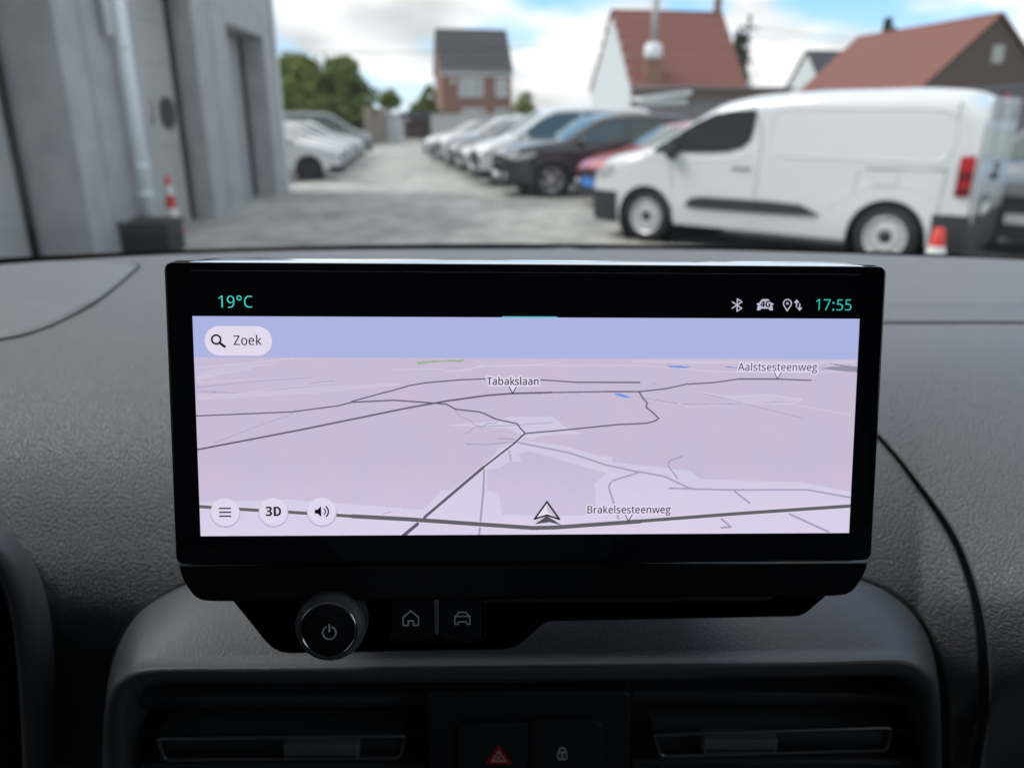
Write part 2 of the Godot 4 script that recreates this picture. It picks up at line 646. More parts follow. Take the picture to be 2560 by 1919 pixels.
# ---------------------------------------------------------------- the dashboard
const PAD_ROWS := [[760.0, 0.600], [850.0, 0.520], [950.0, 0.468], [1080.0, 0.425], [1220.0, 0.393], [1380.0, 0.366], [1460.0, 0.356], [1540.0, 0.350], [1640.0, 0.352], [1750.0, 0.368], [1950.0, 0.40], [2200.0, 0.45]]
const RIGHT_ROWS := [[800.0, 0.556], [870.0, 0.505], [950.0, 0.466], [1080.0, 0.424], [1220.0, 0.391], [1380.0, 0.364], [1540.0, 0.347], [1700.0, 0.343], [1950.0, 0.36], [2200.0, 0.39]]
const FAR_EDGE := [[-500.0, 690.0], [0.0, 652.0], [407.0, 628.0], [800.0, 617.0], [1280.0, 614.0], [1700.0, 617.0], [2030.0, 625.0], [2300.0, 634.0], [2560.0, 644.0], [3060.0, 680.0]]
const GROOVE := [[1900.0, 812.0], [2050.0, 945.0], [2205.0, 1095.0], [2300.0, 1210.0], [2385.0, 1330.0], [2432.0, 1440.0], [2462.0, 1560.0], [2474.0, 1700.0], [2468.0, 1800.0], [2440.0, 1990.0]]
const HUB_BACK := [[252, 2050], [254, 1919], [262, 1750], [285, 1640], [335, 1545], [415, 1483], [520, 1445], [700, 1432], [1000, 1430], [1300, 1428], [1700, 1428], [2000, 1430], [2100, 1438], [2195, 1466], [2280, 1530], [2330, 1620], [2348, 1750], [2352, 1919], [2352, 2050]]
const HUB_LIP := [[262, 2050], [262, 1919], [268, 1770], [282, 1716], [306, 1690], [345, 1672], [420, 1666], [640, 1665], [1000, 1663], [1300, 1660], [1700, 1655], [2060, 1649], [2200, 1645], [2276, 1648], [2317, 1670], [2341, 1708], [2351, 1790], [2354, 1919], [2354, 2050]]
const HUB_IN := [[318, 2050], [316, 1919], [312, 1800], [320, 1756], [338, 1730], [366, 1716], [430, 1710], [640, 1709], [1000, 1707], [1300, 1704], [1700, 1698], [2060, 1692], [2190, 1688], [2250, 1694], [2288, 1712], [2308, 1744], [2318, 1810], [2322, 1919], [2322, 2050]]


func table(rows: Array, y: float) -> float:
	if y <= rows[0][0]:
		return rows[0][1]
	for i in rows.size() - 1:
		if y <= rows[i + 1][0]:
			var p0: Array = rows[maxi(i - 1, 0)]
			var p1: Array = rows[i]
			var p2: Array = rows[i + 1]
			var p3: Array = rows[mini(i + 2, rows.size() - 1)]
			return herm(y, p0[0], p0[1], p1[0], p1[1], p2[0], p2[1], p3[0], p3[1])
	return rows[-1][1]


func far_y(px: float) -> float:
	return table(FAR_EDGE, px)


func pad_d(py: float) -> float:
	return 0.1385 / dip(py) if py < 760 else table(PAD_ROWS, py)


func right_d(px: float, py: float) -> float:
	var d := 0.1385 / dip(py) if py < 790 else table(RIGHT_ROWS, py)
	return d - clampf((px - 2300.0) / 9000.0, 0.0, 0.2) * clampf((py - 900.0) / 600.0, 0.0, 1.0)


func build_dashboard() -> void:
	var dash := thing("dashboard", "black grained van dashboard with a central pair of air vents", "dashboard")
	# upper pad: full width under the windscreen, and all of it left of the screen
	var cols := []
	for i in 97:
		var px := -620.0 + i * 40.0
		var yf := far_y(px)
		var low := 2100.0 if px < 1250 else 801.0
		if px > 1200 and px < 1500:
			low = lerpf(2100.0, 801.0, smoothstep(1200, 1500, px))
		var col := [at(px, yf + 1.0, 0.1385 / dip(yf) + 0.02) - Vector3(0, 0.035, 0), at(px, yf, 0.1385 / dip(yf) + 0.012) - Vector3(0, 0.006, 0)]
		for j in 61:
			var t := float(j) / 60
			var py := lerpf(yf, low, pow(t, 1.35) if low > 900 else t)
			var d := pad_d(py)
			if px < 420:      # the pad turns away beside the wheel shroud
				d += smoothstep(1400, 1750, py) * smoothstep(420, 60, px) * 0.008
			var p := at(px, py, d)
			p.y -= 0.004 * pow(1.0 - smoothstep(0.0, 0.05, t), 2.0)
			col.append(p)
		if low < 900:
			var e: Vector3 = col[-1]
			col.append(e + Vector3(0, -0.0015, 0.0012))
			col.append(e + Vector3(0, -0.006, 0.0012))
			col.append(e + Vector3(0, -0.02, 0.0))
		else:
			for k in 3:
				col.append(col[-1] + Vector3(0, -0.01, -0.002))
		cols.append(col)
	part("upper_pad", grid(cols, Vector3(0, 0.8, 0.6)), M.leather, dash)
	# passenger pad, right of the screen
	var rows := []
	for j in 70:
		var t := float(j) / 69
		var py := lerpf(811.0, 2100.0, pow(t, 1.25))
		var row := []
		var x0 := pxcurve(GROOVE, py)
		for k in 3:
			row.append(at(x0 + [10.0, 2.0, 0.0][k] , py, right_d(x0, py) + [0.03, 0.012, 0.003][k]))
		for i in 30:
			var px := lerpf(x0 + 4, 3300.0, pow(float(i) / 29, 1.4))
			var under := maxf(1800.0 - 0.7 * maxf(px - 2440.0, 0.0), 1640.0)
			row.append(at(px, py, right_d(px, py) + 0.07 * smoothstep(-20.0, 240.0, py - under)))
		rows.append(row)
	var first := []
	var lead := []
	for p in rows[0]:
		first.append(p + Vector3(0, -0.02, 0.0005))
		lead.append(p + Vector3(0, -0.0022, -0.0006))
	rows.push_front(lead)
	rows.push_front(first)
	part("passenger_pad", grid(rows, Vector3(-0.2, 0.6, 0.8)), M.leather, dash)
	# the piece between the centre hub and the passenger pad
	rows = []
	var near_hub := []
	var near_groove := []
	for q in [[1750, 1440], [1950, 1440], [2100, 1446], [2172, 1461], [2243, 1495], [2304, 1551], [2345, 1632], [2368, 1750], [2376, 1860], [2380, 1985]]:
		near_hub.append(Vector3(q[0], q[1], 0))
	for q in [[1895, 830], [2042, 960], [2199, 1099], [2292, 1215], [2374, 1338], [2417, 1444], [2444, 1560], [2454, 1700], [2446, 1800], [2405, 1985]]:
		near_groove.append(Vector3(q[0], q[1], 0))
	near_hub = curve(near_hub, 80)
	near_groove = curve(near_groove, 80)
	for k in 80:
		var a: Vector3 = near_hub[k]
		var b: Vector3 = near_groove[k]
		var u := (b - a).normalized()
		var tuck := smoothstep(1760.0, 1985.0, a.y) * 0.05
		var row := []
		for e in [[10.0, 0.04], [3.0, 0.013], [1.0, 0.006]]:
			row.append(at(a.x + u.x * e[0], a.y + u.y * e[0], right_d(a.x, a.y) + e[1] + tuck))
		for i in 18:
			var q := (a + u * 4.0).lerp(b - u * 5.0, i / 17.0)
			row.append(at(q.x, q.y, right_d(q.x, q.y) + 0.002 + tuck))
		for e in [[1.0, 0.006], [2.0, 0.016], [12.0, 0.045]]:
			row.append(at(b.x - u.x * e[0], b.y - u.y * e[0], right_d(b.x, b.y) + e[1] + tuck))
		rows.append(row)
	part("centre_pad", grid(rows, Vector3(-0.2, 0.5, 0.8)), M.leather, dash)
	# instrument hood cover at the left
	var seam := [[-620, 900], [-300, 885], [-120, 868], [0, 848], [60, 836], [120, 816], [180, 788], [240, 753], [290, 716], [325, 686], [342, 670]]
	rows = []
	for k in 50:
		var s := float(k) / 49
		var px := lerpf(-620.0, 342.0, 1.0 - pow(1.0 - s, 1.4))
		var yl := 0.0
		for i in seam.size() - 1:
			if px >= seam[i][0] and px <= seam[i + 1][0]:
				yl = table([[float(seam[maxi(i - 1, 0)][0]) - (0.01 if i == 0 else 0.0), float(seam[maxi(i - 1, 0)][1])], [float(seam[i][0]), float(seam[i][1])], [float(seam[i + 1][0]), float(seam[i + 1][1])], [float(seam[mini(i + 2, 10)][0]) + (0.01 if i == 9 else 0.0), float(seam[mini(i + 2, 10)][1])]], px)
		var yt := far_y(px) + lerpf(4.0, 26.0, smoothstep(100, 342, px))
		yt = minf(yt, yl - 0.5)
		var row := []
		for j in 19:
			var t := float(j) / 18
			var py := lerpf(yt, yl, t)
			var edge := minf(minf(t, 1 - t) * (yl - yt) / 7.0, 1.0)
			var lift := -0.002 + 0.0042 * sqrt(clampf(edge, 0, 1))
			row.append(at(px, py, pad_d(py)) + Vector3(0, lift, 0))
		rows.append(row)
	part("instrument_hood", grid(rows, Vector3(0, 1, 0.3)), M.hood, dash)
	var gasket := []
	for k in range(1, seam.size()):
		gasket.append(at(seam[k][0], seam[k][1] + 2, pad_d(seam[k][1] + 2)) + Vector3(0, 0.0002, 0))
	gasket.append(at(346, 663, pad_d(663)))
	gasket.append(at(330, 657, pad_d(657)))
	part("seam", tube(curve(gasket, 60), 0.0011, 8), M.gap, dash)
	# steering column shroud, lower left
	var edge := [[-230.0, 1200.0], [-100.0, 1250.0], [0.0, 1312.0], [42.0, 1348.0], [82.0, 1405.0], [110.0, 1475.0], [128.0, 1562.0], [139.0, 1680.0], [145.0, 1800.0], [149.0, 1930.0], [150.0, 2080.0]]
	rows = []
	var path := []
	for e in edge:
		path.append(Vector3(e[0], e[1], 0))
	for q in curve(path, 70):
		var row := []
		var inn := Vector2(-0.92, 0.4)
		for k in [[0.0, 0.04], [-1.0, 0.012], [2.0, 0.0015], [9.0, -0.005], [24.0, -0.011], [44.0, -0.016], [62.0, -0.019], [80.0, -0.021], [92.0, -0.0215], [99.0, -0.018], [103.0, 0.01], [110.0, 0.04]]:
			row.append(at(q.x + inn.x * k[0], q.y + inn.y * k[0] * 0.6, 0.335 + k[1] + smoothstep(1450, 2000, q.y) * 0.02))
		rows.append(row)
	part("column_shroud", grid(rows, Vector3(0.3, 0.5, 0.8)), M.plastic, dash)
	rows = []
	for q in curve(path, 40):
		var row := []
		for k in [100.0, 160.0, 260.0, 420.0]:
			row.append(at(q.x - k * 0.92, q.y + k * 0.24, 0.342))
		rows.append(row)
	part("instrument_panel", grid(rows, Vector3(0.3, 0.3, 0.9)), M.gloss, dash)
	build_hub(dash)
	# black sheet added behind every gap so that no light leaks through
	rows = []
	for i in 40:
		var row := []
		for j in 40:
			var px := -900.0 + i * 115.0
			var py := 690.0 + j * 42.0
			row.append(at(px, py, pad_d(py) + 0.055) + Vector3(0, -0.03, 0))
		rows.append(row)
	part("light_block", grid(rows, Vector3(0, 0.7, 0.7)), M.gap, dash)


func build_hub(dash: Node3D) -> void:
	var n := 140
	var back := []
	var lip := []
	var inn := []
	for src in [[HUB_BACK, back], [HUB_LIP, lip], [HUB_IN, inn]]:
		var v := []
		for q in src[0]:
			v.append(Vector3(q[0], q[1], 0))
		src[1].append_array(curve(v, n))
	var rows := []
	for k in n:
		var b: Vector3 = back[k]
		var l: Vector3 = lip[k]
		var q: Vector3 = inn[k]
		var db := 0.347 - 0.011 * smoothstep(1450, 1560, b.y)
		var row := [at(b.x, b.y, db + 0.035), at(b.x, b.y, db + 0.008)]
		row.append(at(b.x, b.y, db + 0.002))
		var dl := 0.290 + 0.012 * smoothstep(1700, 1950, l.y)
		for t in [0.06, 0.15, 0.3, 0.45, 0.6, 0.75, 0.88, 0.96]:
			var p := b.lerp(l, t)
			var d := lerpf(db, dl + 0.003, pow(t, 0.9))
			row.append(at(p.x, p.y, d) + Vector3(0, 0.0022 * sin(PI * t), 0))
		row.append(at(l.x, l.y, dl))
		var m := l.lerp(q, 0.12)
		row.append(at(m.x, m.y, dl - 0.0022))
		m = l.lerp(q, 0.35)
		row.append(at(m.x, m.y, dl - 0.003))
		m = l.lerp(q, 0.75)
		row.append(at(m.x, m.y, dl - 0.0018))
		row.append(at(q.x, q.y, dl + 0.001))
		var e := at(q.x, q.y, dl + 0.004)
		row.append(e + Vector3(0, 0, -0.004))
		row.append(e + Vector3(0, 0, -0.05))
		rows.append(row)
	part("centre_hub", grid(rows, Vector3(0, 0.8, 0.5)), M.plastic, dash)
	var joint := []
	for k in range(14, n - 14):
		var b: Vector3 = back[k]
		joint.append(at(b.x, b.y, 0.3495 - 0.011 * smoothstep(1450, 1560, b.y)))
	part("hub_joint", tube(joint, 0.0013, 8), M.gap, dash)
	rows = []
	for i in 3:
		rows.append([at(330 + i * 985, 1600, 0.372), at(330 + i * 985, 1800, 0.366), at(330 + i * 985, 2100, 0.36)])
	part("recess_back", grid(rows, Vector3(0, 0.2, 1)), M.gap, dash)
	# two air vents, each with blades and a slider
	for side in 2:
		var v := Node3D.new()
		v.name = "air_vent"
		dash.add_child(v, true)
		v.set_meta("label", ["air vent beside the hazard button, on the wheel side", "air vent beside the lock button, on the passenger side"][side])
		var x0: float = [352.0, 1582.0][side]
		var x1: float = [1062.0, 2296.0][side]
		var tilt: float = [0.0, -12.0][side]
		for b in [[1738.0, 1764.0, 0.311, 0.034], [1822.0, 1841.0, 0.318, 0.026], [1905.0, 1930.0, 0.311, 0.034], [1985.0, 2010.0, 0.311, 0.034]]:
			var a0 := at(x0, b[0] + (8.0 if side == 0 else -4.0), b[2])
			var a1 := at(x1, b[0] + tilt * 0.4, b[2])
			var c0 := at(x0, b[1] + (8.0 if side == 0 else -4.0), b[2])
			var c1 := at(x1, b[1] + tilt * 0.4, b[2])
			var up := Vector3(0, 0.006, -b[3])
			part("blade", grid([[a0 + up, a1 + up], [a0 + Vector3(0, 0.0005, -0.0015), a1 + Vector3(0, 0.0005, -0.0015)], [a0, a1], [c0, c1], [c0 + Vector3(0, -0.0004, -0.0015), c1 + Vector3(0, -0.0004, -0.0015)], [c0 + up, c1 + up]], Vector3(0, 0.5, 1)), M.plastic_soft, v)
		# slider: a glossy frame round the front blade with a grip
		var f: Array = [[392, 1846, 412, 1899, 1000, 1893, 1012, 1838], [1634, 1836, 1652, 1889, 2218, 1874, 2229, 1818]][side]
		var ring := []
		var order := [[f[0], f[1]], [f[6], f[7]], [f[4], f[5]], [f[2], f[3]]]
		for k in 4:
			var p: Array = order[k]
			var nx: Array = order[(k + 1) % 4]
			var pv: Array = order[(k + 3) % 4]
			var a := Vector2(p[0], p[1])
			var toN := (Vector2(nx[0], nx[1]) - a).normalized() * 11.0
			var toP := (Vector2(pv[0], pv[1]) - a).normalized() * 11.0
			for t in [0.0, 0.35, 0.65, 1.0]:
				var q := (a + toP).lerp(a, t * 1.0).lerp(a.lerp(a + toN, t), t)
				ring.append(at(q.x, q.y, 0.303))
		part("slider_frame", tube(ring, 0.0009, 8, true), M.satin, v)
		var fill_rows := []
		for k in [0.0, 0.5, 1.0]:
			var u := at(lerpf(f[0], f[6], k), lerpf(f[1], f[7], k), 0.3045)
			var w := at(lerpf(f[2], f[4], k), lerpf(f[3], f[5], k), 0.3045)
			fill_rows.append([u + Vector3(0, 0.003, -0.03), u, w, w + Vector3(0, 0.002, -0.03)])
		part("front_blade", grid(fill_rows, Vector3(0, 0.4, 1)), M.plastic_dark, v)
		var g: Array = [[705, 896, 1864, 1899], [1760, 1942, 1850, 1884]][side]
		var w0 := at(g[0], g[2], 0.298)
		var w1 := at(g[1], g[3], 0.298)
		var grip := slab(rrect(w1.x - w0.x, w0.y - w1.y, 0.0012, 4), -0.008, 0.0, 0.0009)
		var gp := part("grip", grip, M.plastic_grip, v, Transform3D(Basis(), (w0 + w1) / 2))
		part("rib", slab(rrect((w1.x - w0.x) * 0.94, 0.0006, 0.0002, 2), 0.0, 0.0006), M.gap, v, Transform3D(Basis(), gp.position + Vector3(0, -(w0.y - w1.y) * 0.22, 0)))
	# centre panel with two buttons
	var c := at(1318, 1860, 0.3)
	var wide := (1575.0 - 1072.0) / F * 0.3 / (cos(PITCH) - sin(PITCH) * 0.46)
	var tilted := Basis(Vector3.RIGHT, -0.1)
	var frame := part("switch_panel", slab(rrect(wide, 0.088, 0.004), -0.05, 0.0, 0.002), M.plastic_black, dash, Transform3D(tilted, at(1322, 1728, 0.3) + tilted * Vector3(0, -0.044, 0)))
	for b in 2:
		var o: Array = [[1139, 1322, 1799], [1325, 1512, 1790]][b]
		var p0 := at(o[0], o[2], 0.298)
		var p1 := at(o[1], o[2], 0.298)
		var w := p1.x - p0.x - 0.0012
		var h := 0.05
		var sgn := -1.0 if b == 0 else 1.0
		var pts := PackedVector2Array()
		for q in arc(Vector2(sgn * (w / 2 - 0.007), -0.007), 0.007, PI / 2, PI / 2 - sgn * PI / 2, 8):
			pts.append(q)
		pts.append(Vector2(sgn * w / 2, -h))
		pts.append(Vector2(-sgn * w / 2, -h))
		pts.append(Vector2(-sgn * (w / 2), -0.0008))
		pts.append(Vector2(-sgn * (w / 2 - 0.0008), 0))
		var btn := part(["hazard_button", "lock_button"][b], slab(pts, -0.02, 0.0, 0.0007), M.plastic_black, dash, Transform3D(tilted, (p0 + p1) / 2 + tilted * Vector3(0, 0, 0.003)))
		var inv := btn.transform.affine_inverse()
		if b == 0:
			var cc := inv * at(1247, 1882, 0.2955)
			var o2 := Vector2(cc.x, cc.y)
			var t0 := PackedVector2Array([o2 + Vector2(0, 0.0068), o2 + Vector2(0.0062, -0.0040), o2 + Vector2(-0.0062, -0.0040)])
			part("hazard_symbol", slab(t0, 0.0001, 0.0004), M.hazard_red, btn)
			for k in [[0.0015, 0.0004], [0.0031, 0.0003]]:
				var q := inset(t0, k[0])
				part("hazard_symbol", closed_line(q, k[1], 0.0001, 0.0006), M.icon, btn)
		else:
			var cc := inv * at(1405, 1874, 0.2955)
			var o2 := Vector2(cc.x, cc.y)
			part("lock_symbol", closed_line(rrect(0.0046, 0.0044, 0.0009, 4, o2 + Vector2(0, -0.0012)), 0.00045, 0.0001, 0.0005), M.icon, btn)
			part("lock_symbol", ribbon([PackedVector2Array([o2 + Vector2(-0.0015, 0.0010)]) + arc(o2 + Vector2(0, 0.0018), 0.0015, PI, 0, 12) + PackedVector2Array([o2 + Vector2(0.0015, 0.0010)])], 0.00045, 0.0001, 0.0005), M.icon, btn)
			part("lock_symbol", ribbon([PackedVector2Array([o2 + Vector2(0, -0.0004), o2 + Vector2(0, -0.0020)])], 0.0008, 0.0001, 0.0005), M.icon, btn)


# ---------------------------------------------------------------- the touch screen
func build_screen() -> void:
	var xf := Transform3D(Basis(SX, SY, SZ), SC)
	var s := thing("infotainment_screen", "wide black touch screen showing a lilac street map on the dashboard", "touch screen", xf)
	var top := 0.0589
	var bot := -0.0507
	part("glass_panel", slab(rrect(0.2588, top - bot, 0.0028, 5, Vector2(-0.0001, (top + bot) / 2)), -0.0042, 0.0, 0.0009), M.glass_black, s)
	part("back_shell", slab(rrect(0.2500, top - bot - 0.002, 0.006, 6, Vector2(0.0006, (top + bot) / 2 + 0.0006)), -0.0042, -0.0145, 0.0028), M.gloss_trim, s)
	part("mount", slab(rrect(0.205, 0.092, 0.012, 6, Vector2(0.002, -0.026)), -0.0146, -0.105, 0.004), M.plastic_dark, s)
	var rim := []
	for q in rrect(0.2580, top - bot - 0.0004, 0.003, 5, Vector2(-0.0001, (top + bot) / 2)):
		rim.append(Vector3(q.x, q.y, -0.0046))
	part("trim_frame", tube(rim, 0.0011, 8, true), M.gloss_trim, s)
	# bright metal top of the housing, level although the glass leans back
	var lid := []
	for k in 41:
		var u := -1.0 + k / 20.0
		var col := []
		for q in [[-0.0022, -0.0008, 0.1279], [-0.0002, -0.0009, 0.1279], [0.0002, -0.0014, 0.1277], [0.0011, -0.0050, 0.1262], [0.0020, -0.0090, 0.1240], [0.0023, -0.0112, 0.1222], [0.0018, -0.0124, 0.1215], [-0.004, -0.0126, 0.1212]]:
			col.append(Vector3(0.0002 + u * q[2], top + q[0] - 0.0012 * pow(absf(u), 30.0), q[1]))
		lid.append(col)
	part("top_strip", grid(lid, Vector3(0, 1, 0)), M.chrome, s)
	# lit picture
	var st := SurfaceTool.new()
	st.begin(Mesh.PRIMITIVE_TRIANGLES)
	var ht := 0.0799
	var q := [Vector3(-0.12, ht * 0.7, 0.00025), Vector3(0.12, ht * 0.7, 0.00025), Vector3(0.12, -ht / 2, 0.00025), Vector3(-0.12, -ht / 2, 0.00025)]
	var uv := [Vector2(0, 0), Vector2(1, 0), Vector2(1, 1), Vector2(0, 1)]
	for k in [0, 1, 2, 0, 2, 3]:
		st.set_uv(uv[k])
		st.set_normal(Vector3(0, 0, 1))
		st.add_vertex(q[k])
	part("display", st.commit(), M.display, s)
	# lower housing and control pod
	var low := PackedVector2Array()
	for p in curve([Vector3(-0.1292, -0.0512, 0), Vector3(-0.1276, -0.0573, 0), Vector3(-0.1228, -0.0643, 0), Vector3(-0.1150, -0.0655, 0)], 12):
		low.append(Vector2(p.x, p.y))
	for p in curve([Vector3(0.1150, -0.0652, 0), Vector3(0.1225, -0.0640, 0), Vector3(0.1274, -0.0573, 0), Vector3(0.1290, -0.0512, 0)], 12):
		low.append(Vector2(p.x, p.y))
	part("lower_housing", slab(low, -0.016, -0.0012, 0.0012), M.gloss, s)
	var pod := PackedVector2Array()
	for c in [[-0.1120, -0.0560, 0.001], [-0.1135, -0.0662, 0.002], [-0.0968, -0.0890, 0.005], [-0.0045, -0.0883, 0.005], [0.0070, -0.0772, 0.002], [0.1075, -0.0760, 0.002], [0.1180, -0.0665, 0.002], [0.1180, -0.0560, 0.001]]:
		pod.append(Vector2(c[0], c[1]))
	var soft := PackedVector2Array()
	var rad := [0.001, 0.003, 0.006, 0.006, 0.003, 0.003, 0.003, 0.001]
	for k in pod.size():
		var a: Vector2 = pod[k] + (pod[(k + 7) % 8] - pod[k]).normalized() * rad[k]
		var b: Vector2 = pod[k] + (pod[(k + 1) % 8] - pod[k]).normalized() * rad[k]
		for t in [0.0, 0.33, 0.67, 1.0]:
			soft.append(a.lerp(pod[k], t).lerp(pod[k].lerp(b, t), t))
	part("control_pod", slab(soft, -0.075, -0.008, 0.0012), M.gloss, s)
	# knob
	var kn := part("control_knob", lathe([[0.0126, -0.001], [0.0128, 0.0], [0.0128, 0.0085], [0.0123, 0.0102], [0.0113, 0.0113], [0.0104, 0.0116]], 72), M.rubber, s, Transform3D(Basis(Vector3.RIGHT, PI / 2), Vector3(-0.0737, -0.0744, -0.0078)))
	var st2 := SurfaceTool.new()
	st2.begin(Mesh.PRIMITIVE_TRIANGLES)
	for i in 56:
		var a := TAU * i / 56
		st2.append_from(slab(rrect(0.0008, 0.0072, 0.0002, 2), 0.0, 0.0005), 0, Transform3D(Basis(Vector3.UP, -a + PI / 2), Vector3(cos(a) * 0.0127, 0.0044, sin(a) * 0.0127)))
	part("knurling", st2.commit(), M.rubber, kn)
	part("ring", lathe([[0.0107, 0.0110], [0.0106, 0.0119], [0.0101, 0.0124], [0.0096, 0.0121], [0.0094, 0.0113]], 72), M.chrome_dark, kn)
	part("cap", lathe([[0.0095, 0.0114], [0.0085, 0.0116], [0.0, 0.0116]], 64), M.gloss, kn)
	var lift := Basis(Vector3.RIGHT, -PI / 2)
	part("power_symbol", ribbon([arc(Vector2(0.0004, -0.0009), 0.0024, PI / 2 + 0.5, PI / 2 + TAU - 0.5, 28), PackedVector2Array([Vector2(0.0004, -0.0004), Vector2(0.0004, 0.0022)])], 0.00062, 0.0, 0.00025), M.icon, kn, Transform3D(lift, Vector3(0, 0.0117, 0)))
	# two touch buttons
	var z := -0.0080
	var b0 := scr(972, 1482, z)
	var b1 := scr(1214, 1602, z)
	var mid := scr(1091, 1540, z)
	part("button_frame", closed_line(rrect(b1.x - b0.x, b0.y - b1.y, 0.0028, 5, (b0 + b1) / 2), 0.00022, z, z + 0.00022), M.gloss_trim, s)
	part("divider", slab(rrect(0.0018, 0.0142, 0.0008, 4, mid), z, z + 0.0012, 0.0006), M.satin, s)
	for b in 2:
		var cx: float = [(b0.x + mid.x) / 2, (b1.x + mid.x) / 2][b]
		var bt := part(["home_button", "car_button"][b], slab(rrect(mid.x - b0.x - 0.002, b0.y - b1.y - 0.0012, 0.0022, 4, Vector2(cx, (b0.y + b1.y) / 2)), z - 0.002, z + 0.00025, 0.0002), M.gloss, s)
		var o := scr([1027.0, 1156.0][b], 1544, z)
		var k := 0.0001
		if b == 0:
			part("home_symbol", ribbon([v2([-29, 5, 0, 29, 29, 5, 29, -28, 10, -28, 10, -10, -10, -10, -10, -28, -29, -28, -29, 5])], 5.0, 0, 2), M.icon, bt, Transform3D(Basis().scaled(Vector3(k, k, k)), Vector3(o.x, o.y, z + 0.0003)))
		else:
			part("car_symbol", ribbon([v2([-31, 8, -25, 8, -15, 24, 15, 24, 25, 8, 31, 8]), v2([-25, 8, 25, 8]), v2([-25, 8, -29, -4, -29, -23, -17, -23, -15, -14, 15, -14, 17, -23, 29, -23, 29, -4, 25, 8])], 4.2, 0, 2), M.icon, bt, Transform3D(Basis().scaled(Vector3(k, k, k)), Vector3(o.x, o.y, z + 0.0003)))


# ---------------------------------------------------------------- the cabin round the camera
func quad_sheet(a: Vector3, b: Vector3, c: Vector3, d: Vector3, thick: float) -> ArrayMesh:
	var n := (b - a).cross(d - a).normalized() * thick
	var st := SurfaceTool.new()
	st.begin(Mesh.PRIMITIVE_TRIANGLES)
	st.set_smooth_group(-1)
	var p := [a, b, c, d, a + n, b + n, c + n, d + n]
	for f in [[0, 1, 2, 3], [7, 6, 5, 4], [0, 4, 5, 1], [1, 5, 6, 2], [2, 6, 7, 3], [3, 7, 4, 0]]:
		for k in [0, 1, 2, 0, 2, 3]:
			st.add_vertex(p[f[k]])
	st.generate_normals()
	return st.commit()


func build_cabin() -> void:
	# windscreen glass, curved in plan, its foot behind the far edge of the pad
	var w := thing("windscreen", "clear raked windscreen with a black band along its foot, above the dashboard", "windscreen")
	var rows := []
	var band := []
	for i in 31:
		var u := -1.0 + i / 15.0
		var foot := Vector3(u * 0.72, 1.350, -0.955 + 0.17 * u * u)
		var head := Vector3(u * 0.64, 1.82, -0.36 + 0.05 * u * u)
		var row := []
		for j in 13:
			var t := j / 12.0
			row.append(foot.lerp(head, t) + Vector3(0, 0.03 * sin(PI * t), -0.02 * sin(PI * t)))
		rows.append(row)
		band.append([foot + Vector3(0, -0.03, -0.012), foot + Vector3(0, 0.0, -0.003), foot.lerp(head, 0.01) + Vector3(0, 0.001, -0.004)])
	part("glass_pane", grid(rows, Vector3(0, 1, -1)), M.glass, w)
	part("black_band", grid(band, Vector3(0, 1, -1)), M.gap, w)
	var c := thing("car_cabin", "dark van cabin round the dashboard with roof, doors and bulkhead", "car cabin")
	c.set_meta("kind", "structure")
	var bx := func(called, lo: Vector3, hi: Vector3, m):
		part(called, block(hi.x - lo.x, hi.y - lo.y, hi.z - lo.z), m, c, Transform3D(Basis(), Vector3((lo.x + hi.x) / 2, lo.y, (lo.z + hi.z) / 2)))
	bx.call("roof", Vector3(-0.78, 1.83, -0.40), Vector3(0.78, 1.9, 1.02), M.liner)
	bx.call("floor", Vector3(-0.85, 0.40, -1.05), Vector3(0.85, 0.46, 1.02), M.plastic_dark)
	bx.call("bulkhead", Vector3(-0.85, 0.46, 0.96), Vector3(0.85, 1.829, 1.02), M.bulkhead)
	bx.call("firewall", Vector3(-0.85, 0.46, -1.10), Vector3(0.85, 1.31, -1.05), M.plastic_dark)
	for s in [-1.0, 1.0]:
		var x0 := minf(s * 0.79, s * 0.85)
		var x1 := maxf(s * 0.79, s * 0.85)
		bx.call("door", Vector3(x0, 0.46, -1.05), Vector3(x1, 1.35, 0.96), M.plastic_dark)
		bx.call("door_pillar", Vector3(x0, 1.351, 0.62), Vector3(x1, 1.84, 0.96), M.plastic_dark)
		bx.call("roof_rail", Vector3(x0 - s * 0.06, 1.79, -0.30), Vector3(x1 - s * 0.06, 1.829, 0.62), M.liner)
		part("windscreen_pillar", tube([Vector3(s * 0.77, 1.27, -0.85), Vector3(s * 0.73, 1.55, -0.60), Vector3(s * 0.70, 1.83, -0.32)], 0.045, 10), M.plastic_dark, c)
		part("side_glass", grid([[Vector3(s * 0.80, 1.35, -0.80), Vector3(s * 0.72, 1.80, -0.32)], [Vector3(s * 0.80, 1.35, 0.62), Vector3(s * 0.72, 1.80, 0.62)]], Vector3(s, 0, 0)), M.glass, c)
		var seat := part("seat_back", slab(rrect(0.5, 0.66, 0.1, 6), -0.06, 0.06, 0.05), M.seat, c, Transform3D(Basis(Vector3.RIGHT, -0.25), Vector3(s * 0.42, 0.98, 0.66)))
		part("head_rest", slab(rrect(0.26, 0.17, 0.06, 6), -0.04, 0.05, 0.03), M.seat, seat, Transform3D(Basis(), Vector3(0, 0.43, 0)))


# ---------------------------------------------------------------- vehicles, nose along local +x, left side at -z
func lin(p: Array, x: float) -> float:                   # p: [x, y] with x falling
	if x >= p[0][0]:
		return p[0][1]
	for i in p.size() - 1:
		if x >= p[i + 1][0]:
			return lerpf(p[i][1], p[i + 1][1], (p[i][0] - x) / (p[i][0] - p[i + 1][0]))
	return p[-1][1]


